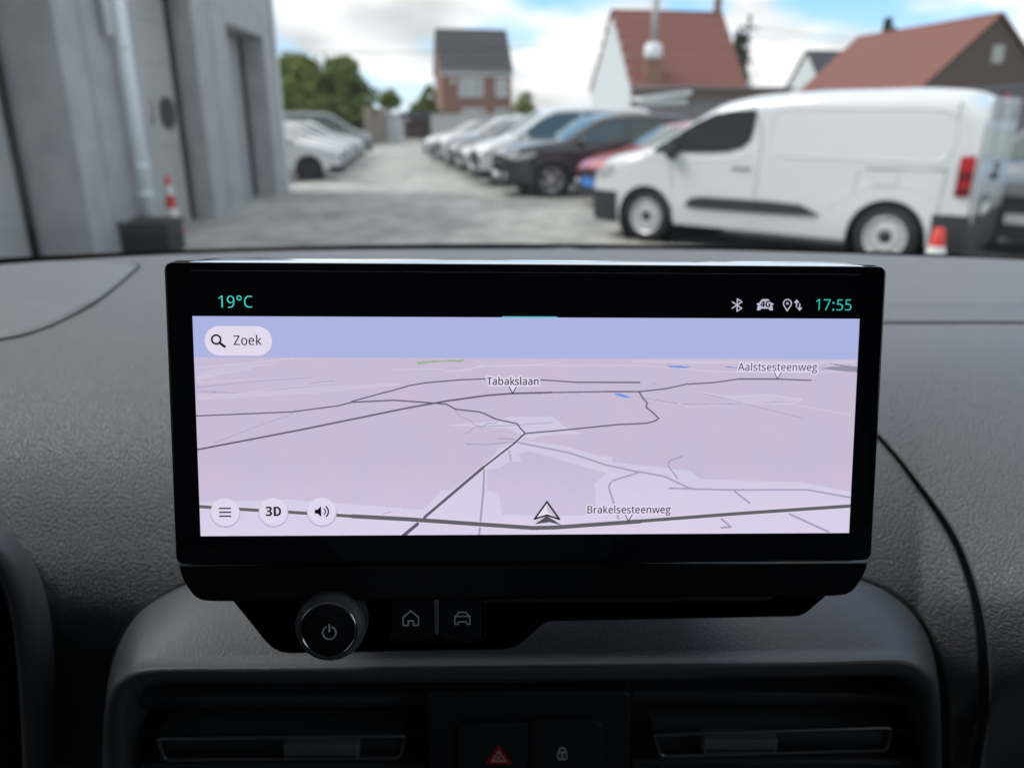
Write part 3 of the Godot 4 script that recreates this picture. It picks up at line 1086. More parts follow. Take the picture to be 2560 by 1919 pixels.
func top_y(c: Dictionary, x: float) -> float:
	var e: float = c.soft
	return (lin(c.top, x - e) + 2 * lin(c.top, x) + lin(c.top, x + e) + lin(c.top, x - e / 2) + lin(c.top, x + e / 2)) / 6.0


func half_w(c: Dictionary, x: float) -> float:
	var hl: float = c.long / 2
	var a: float = clampf((x - (hl - c.nose_round)) / c.nose_round, 0, 1)
	var b: float = clampf((-x - (hl - c.tail_round)) / c.tail_round, 0, 1)
	return c.wide / 2 * (1 - c.nose_taper * pow(a, 2.4)) * (1 - c.tail_taper * pow(b, 2.2))


func side_z(c: Dictionary, x: float, y: float) -> float:
	var k := 1.0
	if y < 0.55:
		k = 1.0 - 0.07 * pow((0.55 - y) / 0.4, 2.0)
	elif y > 0.62 and y < c.belt:
		k = 1.0 - 0.015 * (y - 0.62) / (c.belt - 0.62)
	elif y >= c.belt:
		k = 0.985 - c.tumble * (y - c.belt)
	var crease: float = c.get("crease", 0.012) * exp(-pow((y - c.belt + 0.16) / 0.05, 2.0))
	return half_w(c, x) * k + crease


func low_y(c: Dictionary, x: float) -> float:
	var y: float = c.sill
	for xw in [c.xf, c.xr]:
		var d: float = absf(x - xw)
		if d < c.arch:
			y = maxf(y, c.wheel + sqrt(c.arch * c.arch - d * d) * 0.98)
	return y


func roof_r(c: Dictionary, x: float) -> float:
	return minf(c.round, maxf(0.03, (top_y(c, x) - low_y(c, x)) * 0.35))


func section(c: Dictionary, x: float) -> Array:
	var T := top_y(c, x)
	var lo := low_y(c, x)
	var r := roof_r(c, x)
	var half := []
	for k in 15:
		var y := lerpf(lo, T - r, k / 14.0)
		half.append(Vector3(x, y, side_z(c, x, y)))
	var zs := side_z(c, x, T - r)
	for k in range(1, 7):
		var a := PI / 2 * k / 6.0
		half.append(Vector3(x, T - r + r * sin(a), zs - r * 1.25 * (1 - cos(a))))
	var zt := zs - r * 1.25
	for k in range(1, 6):
		var z := zt * (1 - k / 5.0)
		half.append(Vector3(x, T + c.crown * (1 - pow(z / zt, 2.0)), z))
	var ring := []
	for p in half:
		ring.append(Vector3(p.x, p.y, -p.z))
	for k in range(half.size() - 2, -1, -1):
		ring.append(half[k])
	return ring


func stations(c: Dictionary) -> Array:
	var xs := []
	var n := int(c.long / 0.05)
	for i in n + 1:
		var t := float(i) / n
		xs.append(c.long / 2 - c.long * t)
	for xw in [c.xf, c.xr]:
		for e in [-1, 1]:
			xs.append(xw + e * (c.arch - 0.001))
			xs.append(xw + e * (c.arch + 0.004))
	for e in [0.012, 0.03]:
		xs.append(c.long / 2 - e)
		xs.append(-c.long / 2 + e)
	xs.sort()
	xs.reverse()
	return xs


func body_mesh(c: Dictionary) -> ArrayMesh:
	var rows := []
	for x in stations(c):
		rows.append(section(c, x))
	var st := SurfaceTool.new()
	st.begin(Mesh.PRIMITIVE_TRIANGLES)
	st.append_from(grid(rows, Vector3(0, 1, 0)), 0, Transform3D())
	for e in [0, rows.size() - 1]:                       # ends
		var mid := Vector3.ZERO
		for p in rows[e]:
			mid += p / rows[e].size()
		var cap := SurfaceTool.new()
		cap.begin(Mesh.PRIMITIVE_TRIANGLES)
		cap.set_smooth_group(-1)
		for k in rows[e].size():
			var a: Vector3 = rows[e][k]
			var b: Vector3 = rows[e][(k + 1) % rows[e].size()]
			for v in ([mid, a, b] if e == 0 else [mid, b, a]):
				cap.add_vertex(v)
		cap.generate_normals()
		st.append_from(cap.commit(), 0, Transform3D())
	return st.commit()


func side_patch(c: Dictionary, cols: Array, side: float, off := 0.006, nx := 24, ny := 8) -> ArrayMesh:
	# cols: [x, low y, high y], laid on the flank
	var rows := []
	for i in nx + 1:
		var s := float(i) / nx * (cols.size() - 1)
		var k := mini(int(s), cols.size() - 2)
		var f := s - k
		var x := lerpf(cols[k][0], cols[k + 1][0], f)
		var row := []
		for j in ny + 1:
			var y := lerpf(lerpf(cols[k][1], cols[k + 1][1], f), lerpf(cols[k][2], cols[k + 1][2], f), float(j) / ny)
			row.append(Vector3(x, y, side * (side_z(c, x, y) + off)))
		rows.append(row)
	return grid(rows, Vector3(0, 0, side))


func top_patch(c: Dictionary, x0: float, x1: float, share: float, off := 0.007) -> ArrayMesh:
	var rows := []
	for i in 15:
		var x := lerpf(x0, x1, i / 14.0)
		var T := top_y(c, x)
		var r := roof_r(c, x)
		var zt := side_z(c, x, T - r) - r * 1.25
		var slope := (top_y(c, x + 0.02) - top_y(c, x - 0.02)) / 0.04
		var nrm := Vector3(-slope, 1, 0).normalized() * off
		var row := []
		for j in 13:
			var z := zt * share * (j / 6.0 - 1.0)
			row.append(Vector3(x, T + c.crown * (1 - pow(z / zt, 2.0)), z) + nrm)
		rows.append(row)
	return grid(rows, Vector3(0, 1, 0))


func side_line(c: Dictionary, pts: Array, side: float, r: float, closed := false, off := 0.0) -> ArrayMesh:
	var path := []
	for p in pts:
		path.append(Vector3(p[0], p[1], side * (side_z(c, p[0], p[1]) + off)))
	return tube(path, r, 6, closed)


func wheel(parent: Node3D, x: float, z: float, r: float, w: float, alloy: bool, rim_m: Material) -> void:
	var out := signf(z)
	var xf := Transform3D(Basis(Vector3.RIGHT, out * PI / 2), Vector3(x, r, z))
	var t := part("wheel", lathe([[r * 0.62, 0.0], [r * 0.80, 0.012], [r * 0.93, 0.0], [r * 0.985, -0.02], [r, -0.05], [r, -w + 0.05], [r * 0.98, -w + 0.02], [r * 0.9, -w], [0.0, -w]], 40), M.tyre, parent, xf)
	if alloy:
		part("rim", lathe([[r * 0.67, 0.006], [r * 0.64, 0.008], [r * 0.61, -0.012], [r * 0.55, -0.06], [0.0, -0.07]], 36), M.rim_dark, t)
		var st := SurfaceTool.new()
		st.begin(Mesh.PRIMITIVE_TRIANGLES)
		for k in 5:
			var a := TAU * k / 5
			var sp := slab(v2([-r * 0.09, r * 0.1, r * 0.09, r * 0.1, r * 0.13, r * 0.63, -r * 0.13, r * 0.63]), -0.03, 0.004)
			st.append_from(sp, 0, Transform3D(Basis(Vector3.UP, a) * Basis(Vector3.RIGHT, -PI / 2), Vector3.ZERO))
		st.append_from(lathe([[r * 0.2, 0.002], [r * 0.16, 0.01], [0.0, 0.01]], 18), 0, Transform3D())
		st.append_from(lathe([[r * 0.665, 0.009], [r * 0.61, 0.006], [r * 0.6, -0.02]], 36), 0, Transform3D())
		part("spokes", st.commit(), rim_m, t)
	else:
		part("rim", lathe([[r * 0.68, 0.006], [r * 0.655, 0.014], [r * 0.63, 0.004], [r * 0.58, -0.02], [r * 0.50, -0.024], [r * 0.42, -0.006], [r * 0.34, 0.0], [r * 0.22, -0.004], [r * 0.19, -0.02], [0.0, -0.02]], 40), rim_m, t)
		part("hub_cap", lathe([[r * 0.19, -0.019], [r * 0.17, 0.006], [r * 0.1, 0.012], [0.0, 0.012]], 20), M.trim_black, t)
		var st := SurfaceTool.new()
		st.begin(Mesh.PRIMITIVE_TRIANGLES)
		for k in 12:
			var a := TAU * k / 12
			st.append_from(lathe([[r * 0.052, 0.0], [r * 0.05, 0.004], [0.0, 0.004]], 10), 0, Transform3D(Basis(), Vector3(cos(a) * r * 0.505, -0.024, sin(a) * r * 0.505)))
		part("vent_holes", st.commit(), M.trim_black, t)


func mirrors(c: Dictionary, o: Node3D, x: float, y: float, m: Material) -> void:
	for s in [-1.0, 1.0]:
		var z: float = side_z(c, x, y)
		part("mirror", lathe([[0.0, 0.0], [0.07, 0.01], [0.1, 0.05], [0.1, 0.1], [0.07, 0.15], [0.0, 0.165]], 16), m, o, Transform3D(Basis(Vector3(0.75, 0, 0), Vector3(0, 0.12, s * 1.15), Vector3(0, 0.95, 0)), Vector3(x, y, s * (z - 0.02))))


func common(c: Dictionary, o: Node3D, paint: Material) -> void:
	part("body", body_mesh(c), paint, o)
	var st := SurfaceTool.new()
	st.begin(Mesh.PRIMITIVE_TRIANGLES)
	st.append_from(slab(v2([-c.long / 2 + 0.12, c.sill - 0.02, c.long / 2 - 0.12, c.sill - 0.02, c.long / 2 - 0.2, c.wheel + c.arch + 0.06, -c.long / 2 + 0.2, c.wheel + c.arch + 0.06]), -c.wide / 2 + 0.26, c.wide / 2 - 0.26), 0, Transform3D())
	for xw in [c.xf, c.xr]:
		for s in [-1.0, 1.0]:
			st.append_from(lathe([[c.arch + 0.02, 0.0], [c.arch + 0.02, 0.26], [0.0, 0.26]], 28), 0, Transform3D(Basis(Vector3.RIGHT, -s * PI / 2), Vector3(xw, c.wheel, s * (half_w(c, xw) - 0.06))))
	part("underbody", st.commit(), M.trim_black, o)
	for xw in [c.xf, c.xr]:
		for s in [-1.0, 1.0]:
			wheel(o, xw, s * (half_w(c, xw) - 0.045), c.wheel, 0.21, c.alloy, c.rim)


func low_wrap(c: Dictionary, o: Node3D, called: String, x0: float, x1: float, y0: float, y1: float, m: Material) -> void:
	# a bumper skin round one end of the car
	var rows := []
	var end: float = c.long / 2 * signf(x1)
	for j in 6:
		var y := lerpf(y0, y1, j / 5.0)
		var row := []
		for k in 13:
			var x := lerpf(x0, x1, k / 12.0)
			row.append(Vector3(x, y, -side_z(c, x, y) - 0.006))
		for k in 9:
			var z := lerpf(-side_z(c, end, y), side_z(c, end, y), k / 8.0)
			row.append(Vector3(end + signf(x1) * (0.012 + 0.05 * (1 - pow(z / side_z(c, end, y), 2.0))), y, z))
		for k in 13:
			var x := lerpf(x1, x0, k / 12.0)
			row.append(Vector3(x, y, side_z(c, x, y) + 0.006))
		rows.append(row)
	part(called, grid(rows, Vector3(signf(x1), 0, 0)), m, o)


func make_car(called: String, label: String, category: String, where: Transform3D, kind: String, paint: Material, group: String) -> Node3D:
	var c := {}
	if kind == "hatch":
		c = {"long": 4.15, "wide": 1.76, "sill": 0.24, "belt": 0.92, "tumble": 0.30, "round": 0.11, "crown": 0.03, "soft": 0.10, "wheel": 0.31, "arch": 0.355, "xf": 1.27, "xr": -1.27, "nose_round": 0.75, "tail_round": 0.6, "nose_taper": 0.2, "tail_taper": 0.13, "alloy": true, "rim": M.rim,
			"top": [[2.075, 0.60], [2.05, 0.70], [1.92, 0.79], [1.5, 0.91], [1.05, 0.985], [0.30, 1.39], [0.0, 1.45], [-0.6, 1.46], [-1.35, 1.40], [-1.75, 1.24], [-2.0, 0.98], [-2.06, 0.8], [-2.075, 0.6]]}
	elif kind == "suv":
		c = {"long": 4.45, "wide": 1.85, "sill": 0.28, "belt": 1.06, "tumble": 0.27, "round": 0.12, "crown": 0.03, "soft": 0.10, "wheel": 0.345, "arch": 0.40, "xf": 1.35, "xr": -1.33, "nose_round": 0.7, "tail_round": 0.6, "nose_taper": 0.17, "tail_taper": 0.12, "alloy": true, "rim": M.rim,
			"top": [[2.225, 0.72], [2.20, 0.86], [2.08, 0.96], [1.6, 1.06], [1.05, 1.12], [0.32, 1.53], [0.0, 1.60], [-0.7, 1.63], [-1.5, 1.58], [-1.9, 1.40], [-2.15, 1.08], [-2.21, 0.85], [-2.225, 0.7]]}
	else:
		c = {"long": 4.4, "wide": 1.85, "sill": 0.26, "belt": 1.08, "tumble": 0.17, "round": 0.15, "crown": 0.03, "soft": 0.10, "wheel": 0.33, "arch": 0.385, "xf": 1.40, "xr": -1.38, "nose_round": 0.7, "tail_round": 0.4, "nose_taper": 0.17, "tail_taper": 0.06, "alloy": true, "rim": M.rim,
			"top": [[2.2, 0.70], [2.17, 0.85], [2.05, 0.94], [1.75, 1.05], [1.45, 1.13], [0.62, 1.70], [0.3, 1.78], [-0.5, 1.82], [-1.7, 1.79], [-2.05, 1.70], [-2.17, 1.2], [-2.2, 0.7]]}
	var o := thing(called, label, category, where, group)
	common(c, o, paint)
	var hl: float = c.long / 2
	var roof: float = c.top[7][1]
	var base: float = c.top[4][0]
	var up: float = c.top[5][0]
	part("windscreen", top_patch(c, base - 0.06, up + 0.06, 0.97), M.car_glass, o)
	var tail: float = c.top[9][0]
	part("rear_window", top_patch(c, c.top[8][0] - 0.12, tail - (0.2 if kind != "mpv" else 0.06), 0.9), M.car_glass, o)
	for s in [-1.0, 1.0]:
		var y0: float = c.belt + 0.02
		part("side_window", side_patch(c, [[base - 0.12, y0, y0 + 0.02], [up + 0.12, y0, roof - 0.30], [up - 0.25, y0 + 0.01, roof - 0.15], [-0.22, y0 + 0.02, roof - 0.14]], s), M.car_glass, o)
		part("side_window", side_patch(c, [[-0.29, y0 + 0.02, roof - 0.14], [-0.9, y0 + 0.03, roof - 0.15], [c.xr + 0.1, y0 + 0.05, roof - 0.2], [c.xr - 0.28, y0 + 0.10, roof - 0.30]], s), M.car_glass, o)
		part("door_seam", side_line(c, [[base - 0.22, c.sill + 0.1], [base - 0.18, c.belt]], s, 0.005), M.gap, o)
		part("door_seam", side_line(c, [[-0.25, c.sill + 0.08], [-0.25, c.belt]], s, 0.005), M.gap, o)
		part("door_handle", side_patch(c, [[-0.02, c.belt - 0.14, c.belt - 0.11], [-0.2, c.belt - 0.13, c.belt - 0.1]], s, 0.03, 4, 2), paint, o)
		part("headlight", side_patch(c, [[hl - 0.05, c.top[1][1] - 0.12, c.top[1][1] - 0.06], [hl - 0.25, c.top[1][1] - 0.10, c.top[1][1] + 0.0], [hl - 0.52, c.top[1][1] - 0.03, c.top[1][1] + 0.03]], s, 0.012, 12, 4), M.lamp_glass, o)
		part("fog_lamp", lathe([[0.055, 0.0], [0.05, 0.02], [0.0, 0.03]], 16), M.lamp_glass, o, Transform3D(Basis(Vector3.FORWARD, PI / 2), Vector3(hl + 0.02, 0.42, s * c.wide * 0.31)))
		part("tail_light", side_patch(c, [[-hl + 0.32, c.belt - 0.12, c.belt - 0.0], [-hl + 0.04, c.belt - 0.16, c.belt - 0.01]], s, 0.01, 8, 4), M.red_lamp, o)
	low_wrap(c, o, "front_bumper", hl - 0.3, hl - 0.0, c.sill - 0.02, c.sill + 0.13, M.trim_black)
	low_wrap(c, o, "rear_bumper", -hl + 0.3, -hl, c.sill - 0.02, c.sill + 0.16, M.trim_black)
	part("grille", slab(rrect(c.wide * 0.55, 0.13, 0.03, 4), -0.02, 0.03, 0.008), M.trim_black, o, Transform3D(Basis(Vector3.UP, PI / 2), Vector3(hl + 0.005, c.top[0][1] - 0.05, 0)))
	part("number_plate", slab(rrect(0.52, 0.11, 0.01, 3), 0.0, 0.02), M.plate, o, Transform3D(Basis(Vector3.UP, PI / 2), Vector3(hl + 0.07, 0.44, 0)))
	mirrors(c, o, base - 0.32, c.belt + 0.0, paint)
	return o


func make_van(where: Transform3D) -> void:
	var c := {"long": 4.52, "wide": 1.85, "sill": 0.27, "belt": 1.12, "tumble": 0.10, "round": 0.17, "crown": 0.035, "soft": 0.13, "wheel": 0.325, "arch": 0.40, "xf": 1.375, "xr": -1.525, "nose_round": 0.75, "tail_round": 0.5, "nose_taper": 0.17, "tail_taper": 0.05, "alloy": false, "rim": M.rim_steel, "crease": 0.0,
		"top": [[2.26, 0.74], [2.235, 0.92], [2.12, 1.02], [1.80, 1.10], [1.41, 1.17], [0.51, 1.68], [0.14, 1.76], [-0.6, 1.795], [-1.6, 1.795], [-2.03, 1.76], [-2.21, 1.67], [-2.26, 1.55]]}
	var o := thing("panel_van", "white panel van with black door strip and steel wheels", "van", where)
	common(c, o, M.van_white)
	part("windscreen", top_patch(c, 1.34, 0.59, 0.98), M.car_glass, o)
	for s in [-1.0, 1.0]:
		var w := part("side_window", side_patch(c, [[1.29, 1.135, 1.16], [1.04, 1.13, 1.31], [0.74, 1.13, 1.48], [0.51, 1.135, 1.575], [0.31, 1.15, 1.605], [0.13, 1.20, 1.61], [0.05, 1.28, 1.61], [0.025, 1.38, 1.60], [0.02, 1.45, 1.59]], s, 0.007, 40, 10), M.car_glass_dark, o)
		part("quarter_bar", side_line(c, [[0.96, 1.13], [0.94, 1.35]], s, 0.018, false, 0.012), M.trim_black, o)
		# door and panel seams
		part("door_seam", side_line(c, [[0.99, 0.42], [1.01, 0.8], [1.07, 1.10], [1.31, 1.13]], s, 0.006), M.seam_grey, o)
		part("door_seam", side_line(c, [[-0.04, 0.34], [-0.07, 0.7], [-0.09, 1.2], [-0.05, 1.45], [0.07, 1.66]], s, 0.006), M.seam_grey, o)
		part("panel_seam", side_line(c, [[-1.13, 0.34], [-1.16, 0.8], [-1.19, 1.0]], s, 0.004), M.seam_grey, o)
		part("panel_seam", side_line(c, [[-1.99, 0.55], [-2.01, 1.0], [-2.03, 1.4], [-2.02, 1.68]], s, 0.005), M.seam_grey, o)
		# crease under the window
		part("pressed_line", side_line(c, curve_xy([[1.45, 1.09], [0.99, 1.06], [0.49, 1.06], [0.14, 1.10], [-0.07, 1.19]], 20), s, 0.012, false, -0.004), M.van_white, o)
		part("door_rail", side_line(c, [[-1.25, 1.02], [-2.0, 1.03]], s, 0.009, false, 0.0), M.seam_grey, o)
		# pressed oval panel
		var ring := []
		for q in rrect(1.86, 0.50, 0.17, 8, Vector2(-1.10, 1.385)):
			ring.append([q.x, q.y + 0.02 * q.x])
		part("pressed_panel", side_line(c, ring, s, 0.014, true, -0.004), M.van_white, o)
		# wheel arch swage
		var sw := []
		for k in 17:
			var a := PI * (0.12 + 0.76 * k / 16.0)
			sw.append([c.xr + cos(a) * 0.66, 0.40 + sin(a) * 0.48])
		part("pressed_line", side_line(c, sw, s, 0.012, false, -0.006), M.van_white, o)
		# rubbing strip on the doors
		part("rubbing_strip", side_patch(c, [[0.81, 0.505, 0.515], [0.73, 0.49, 0.60], [0.59, 0.485, 0.625], [-0.21, 0.485, 0.625], [-0.61, 0.49, 0.61], [-0.83, 0.50, 0.52]], s, 0.022, 30, 5), M.trim_black, o)
		part("door_handle", side_patch(c, [[0.23, 0.985, 1.02], [0.03, 0.985, 1.02]], s, 0.035, 5, 3), M.van_white, o)
		part("handle_recess", side_patch(c, [[0.25, 0.955, 0.985], [0.01, 0.955, 0.985]], s, 0.004, 4, 2), M.seam_grey, o)
		part("tail_light", side_patch(c, [[-2.115, 0.78, 1.16], [-2.185, 0.78, 1.17], [-2.245, 0.79, 1.17]], s, 0.022, 8, 8), M.red_lamp, o)
		part("tail_light_lens", side_patch(c, [[-2.118, 0.785, 0.87], [-2.185, 0.785, 0.87], [-2.242, 0.79, 0.87]], s, 0.026, 8, 4), M.red_dark, o)
		part("tail_light_lens", side_patch(c, [[-2.118, 0.93, 1.02], [-2.185, 0.93, 1.02], [-2.242, 0.93, 1.02]], s, 0.026, 8, 4), M.red_dark, o)
		part("headlight", side_patch(c, [[2.225, 0.80, 0.84], [2.085, 0.78, 0.92], [1.885, 0.86, 0.97]], s, 0.012, 12, 4), M.lamp_glass, o)
	part("fuel_flap", side_patch(c, [[-1.33, 0.86, 0.99], [-1.57, 0.86, 0.99]], -1.0, 0.009, 4, 3), M.van_white, o)
	low_wrap(c, o, "front_bumper", c.xf + c.arch + 0.03, 2.26, 0.22, 0.62, M.trim_black)
	low_wrap(c, o, "rear_bumper", c.xr - c.arch - 0.03, -2.26, 0.22, 0.60, M.trim_black)
	mirrors(c, o, 1.01, 1.13, M.trim_black)
	# rear doors
	var turn := Basis(Vector3.UP, -PI / 2)
	for s in [-1.0, 1.0]:
		var d := part("rear_door", slab(rrect(0.80, 1.22, 0.09, 6), 0.0, 0.03, 0.015), M.van_white, o, Transform3D(turn, Vector3(-2.255, 1.10, s * 0.41)))
		part("blank_window", slab(rrect(0.58, 0.46, 0.08, 6), 0.028, 0.036, 0.006), M.van_white, d, Transform3D(Basis(), Vector3(0, 0.30, 0)))
		part("hinge", block(0.05, 0.09, 0.05), M.seam_grey, d, Transform3D(Basis(), Vector3(-s * 0.37, -0.1, 0.03)))
	part("number_plate_recess", slab(rrect(0.44, 0.24, 0.04, 4), 0.02, 0.045, 0.006), M.seam_grey, o, Transform3D(turn, Vector3(-2.255, 0.66, -0.34)))
	part("number_plate", slab(rrect(0.36, 0.11, 0.01, 3), 0.0, 0.01), M.plate, o, Transform3D(turn, Vector3(-2.305, 0.64, -0.34)))
	part("door_handle", block(0.2, 0.06, 0.04), M.trim_black, o, Transform3D(turn, Vector3(-2.305, 0.92, -0.1)))
	part("brake_light", slab(rrect(0.16, 0.035, 0.012, 3), 0.0, 0.03, 0.006), M.red_lamp, o, Transform3D(turn, Vector3(-2.255, 1.735, -0.02)))


func curve_xy(p: Array, n: int) -> Array:
	var v := []
	for q in p:
		v.append(Vector3(q[0], q[1], 0))
	var out := []
	for q in curve(v, n):
		out.append([q.x, q.y])
	return out


func heading(x: float, z: float, hx: float, hz: float) -> Transform3D:
	return Transform3D(Basis(Vector3.UP, atan2(-hz, hx)), Vector3(x, 0, z))


# ---------------------------------------------------------------- the place outside
const AWAY := Vector3(-0.18, 0, -0.984)
const RIGHT := Vector3(0.984, 0, -0.18)


func make_sky() -> PanoramaSkyMaterial:
	var w := 1536
	var h := 768
	var img := Image.create(w, h, false, Image.FORMAT_RGB8)
	var big := FastNoiseLite.new()
	big.seed = 11
	big.frequency = 1.0
	big.fractal_octaves = 6
	big.fractal_gain = 0.5
	big.noise_type = FastNoiseLite.TYPE_SIMPLEX_SMOOTH
	var low := FastNoiseLite.new()
	low.seed = 23
	low.frequency = 1.0
	low.fractal_octaves = 3
	for y in h:
		var el := PI / 2 - PI * (y + 0.5) / h
		if el < -0.02:
			img.fill_rect(Rect2i(0, y, w, h - y), rgb(196, 200, 196))
			break
		var blue := Color(0.57, 0.79, 0.965).lerp(Color(0.44, 0.69, 0.94), smoothstep(0.05, 1.2, el))
		blue = blue.lerp(Color(0.82, 0.91, 0.955), 1.0 - smoothstep(0.0, 0.15, el))
		for x in w:
			var az := TAU * (x + 0.5) / w
			var d := Vector3(cos(az) * cos(el), sin(el), sin(az) * cos(el))
			var q := d / (d.y + 0.28)
			var n := big.get_noise_3d(q.x * 0.95, q.z * 0.95, d.y * 1.5)
			var s := low.get_noise_3d(q.x * 1.7 + 7.0, q.z * 1.7, 3.0)
			var cover := smoothstep(-0.16, 0.16, n + 0.13 + 0.14 * smoothstep(0.5, 1.0, el))
			var shade := clampf(0.885 + s * 0.28 + n * 0.06, 0.74, 1.0)
			var cloud := Color(shade, shade * 1.0, shade * 0.985 + 0.01)
			img.set_pixel(x, y, blue.lerp(cloud, cover * 0.96))
	var m := PanoramaSkyMaterial.new()
	m.panorama = ImageTexture.create_from_image(img)
	return m


func build_ground() -> void:
	var pm := PlaneMesh.new()
	pm.size = Vector2(900, 900)
	struct("ground", pm, M.meadow, Transform3D(Basis(), Vector3(0, -0.02, -100)))
	var yard := []
	for k in 24:
		var row := []
		var s := -12.0 + k * 3.75
		for i in 16:
			row.append(Vector3(-14.0 + i * 2.4, 0, -s) + Vector3(-0.10 * maxf(s - 10, 0), 0, 0))
		yard.append(row)
	struct("yard", grid(yard, Vector3.UP), M.concrete)
	# worn strip of weeds and grass before the fence at the far end
	var st := SurfaceTool.new()
	st.begin(Mesh.PRIMITIVE_TRIANGLES)
	rng.seed = 5
	for k in 5000:
		var p := Vector3(rng.randf_range(-13.2, -10.4), 0.004, rng.randf_range(-62, -50)) 
		p.x += (p.z + 56) * 0.05
		var h := rng.randf_range(0.12, 0.4)
		var a := rng.randf() * TAU
		var u := Vector3(cos(a), 0, sin(a)) * 0.05
		var tip := p + Vector3(rng.randf_range(-0.1, 0.1), h, rng.randf_range(-0.1, 0.1))
		st.set_color(Color(0.9, 1, 0.8) * rng.randf_range(0.7, 1.2))
		for v in [p - u, tip, p + u]:
			st.add_vertex(v)
	st.generate_normals()
	var g := part("grass", st.commit(), M.grass, self)
	tag(g, "strip of yellow green grass at the foot of the wooden fence", "grass")
	g.set_meta("kind", "stuff")


func build_hall() -> void:
	var o := thing("industrial_hall", "grey clad workshop hall with recessed sectional doors and pilasters", "building", Transform3D(Basis(Vector3.UP, 0.045), Vector3(-4.6, 0, -9.4)))
	var wb := func(called, s0: float, s1: float, x0: float, x1: float, y0: float, y1: float, m, parent = null):
		return part(called, block(x1 - x0, y1 - y0, s1 - s0), m, parent if parent else o, Transform3D(Basis(), Vector3((x0 + x1) / 2, y0, -((s0 + s1) / 2 - 9.4))))
	wb.call("core_wall", -6.0, 17.48, -14.0, -0.9, 0, 5.0, M.cladding)
	for p in [["pilaster", 8.38, 10.45], ["pilaster", 12.5, 14.15], ["pilaster", 16.55, 17.5], ["pilaster", -6.0, 3.2]]:
		wb.call(p[0], p[1], p[2], -0.9, 0.0, 0, 5.0, M.cladding)
	for d in [[3.2, 8.38, -0.62, 3.5], [10.45, 12.5, -0.36, 3.4], [14.15, 16.55, -0.47, 3.05]]:
		wb.call("lintel", d[0], d[1], -0.9, -0.003, d[3], 4.997, M.cladding)
		var dw: Node3D = wb.call("sectional_door", d[0] + 0.06, d[1] - 0.07, -0.895, d[2] - 0.05, 0.0, d[3] - 0.01, M.gap)
		var n := 6
		for k in n:
			part("door_panel", block(0.05, (d[3] - 0.02) / n - 0.006, d[1] - d[0] - 0.2), M.door_beige if d[0] > 10 and d[0] < 11 else M.door_grey, dw, Transform3D(Basis(), Vector3((-0.895 - d[2] + 0.05) / -2.0 + (d[2] + 0.895) * 0.0 + 0.025, k * (d[3] - 0.02) / n, 0)))
		wb.call("door_track", d[1] - 0.07, d[1] - 0.003, d[2] - 0.06, d[2] + 0.05, 0.0, d[3] - 0.02, M.gap)
		wb.call("jamb", d[1] - 0.012, d[1] - 0.003, d[2] + 0.12, -0.02, 0.0, d[3] - 0.03, M.cladding)
		if d[0] > 10 and d[0] < 11:
			for s in [11.17, 11.97]:
				part("door_window", slab(rrect(0.52, 0.43, 0.2, 8), 0.0, 0.012, 0.005), M.car_glass_dark, dw, Transform3D(Basis(Vector3.UP, PI / 2), Vector3(0.315, 1.60, -(s - 11.47))))
	# downpipe on the near pilaster
	var pipe := part("downpipe", tube([Vector3(0.13, 0.25, -0.22), Vector3(0.13, 2.0, -0.22), Vector3(0.13, 4.9, -0.22)], 0.085, 20), M.galvanised, o)
	for y in [0.62, 0.95, 2.27]:
		part("pipe_collar", lathe([[0.085, 0.0], [0.093, 0.005], [0.093, 0.05], [0.085, 0.055]], 20), M.galvanised, pipe, Transform3D(Basis(), Vector3(0.13, y, -0.22)))
	part("downpipe", tube([Vector3(0.08, 2.4, -0.02), Vector3(0.08, 4.9, -0.02)], 0.06, 14), M.galvanised, o)
	for s in [8.95, 13.3]:
		part("cladding_rib", block(0.012, 5.0, 0.03), M.cladding, o, Transform3D(Basis(), Vector3(0.0065, 0, -(s - 9.4))))
	part("corner_flashing", block(0.05, 5.0, 0.16), M.cladding_light, o, Transform3D(Basis(), Vector3(0.027, 0, -8.0)))
	# black planter box
	var b := thing("planter_box", "low black planter box by the foot of the downpipe", "planter", Transform3D(Basis(Vector3.UP, 0.045), Vector3(-4.37, 0, -9.3)))
	part("box", block(0.66, 0.34, 0.5, 0.01), M.trim_black, b)
	part("rim", closed_ring(0.70, 0.54, 0.05), M.trim_black, b, Transform3D(Basis(), Vector3(0, 0.33, 0)))
	part("soil", block(0.58, 0.02, 0.42), M.soil, b, Transform3D(Basis(), Vector3(0, 0.341, 0)))
	# traffic cones
	cone("traffic_cone", "slim red and white traffic cone by the beige workshop door", Vector3(-4.74, 0, -10.9), 0.77, 0.105)
	cone("traffic_cone", "red and white traffic cone beside the white van's rear bumper", Vector3(3.61, 0, -6.55), 0.635, 0.14)


func closed_ring(w: float, d: float, h: float) -> ArrayMesh:
	var st := SurfaceTool.new()
	st.begin(Mesh.PRIMITIVE_TRIANGLES)
	for s in [-1.0, 1.0]:
		st.append_from(block(w, h, 0.04), 0, Transform3D(Basis(), Vector3(0, 0, s * (d / 2 - 0.02))))
		st.append_from(block(0.04, h, d - 0.081), 0, Transform3D(Basis(), Vector3(s * (w / 2 - 0.02), 0, 0)))
	return st.commit()


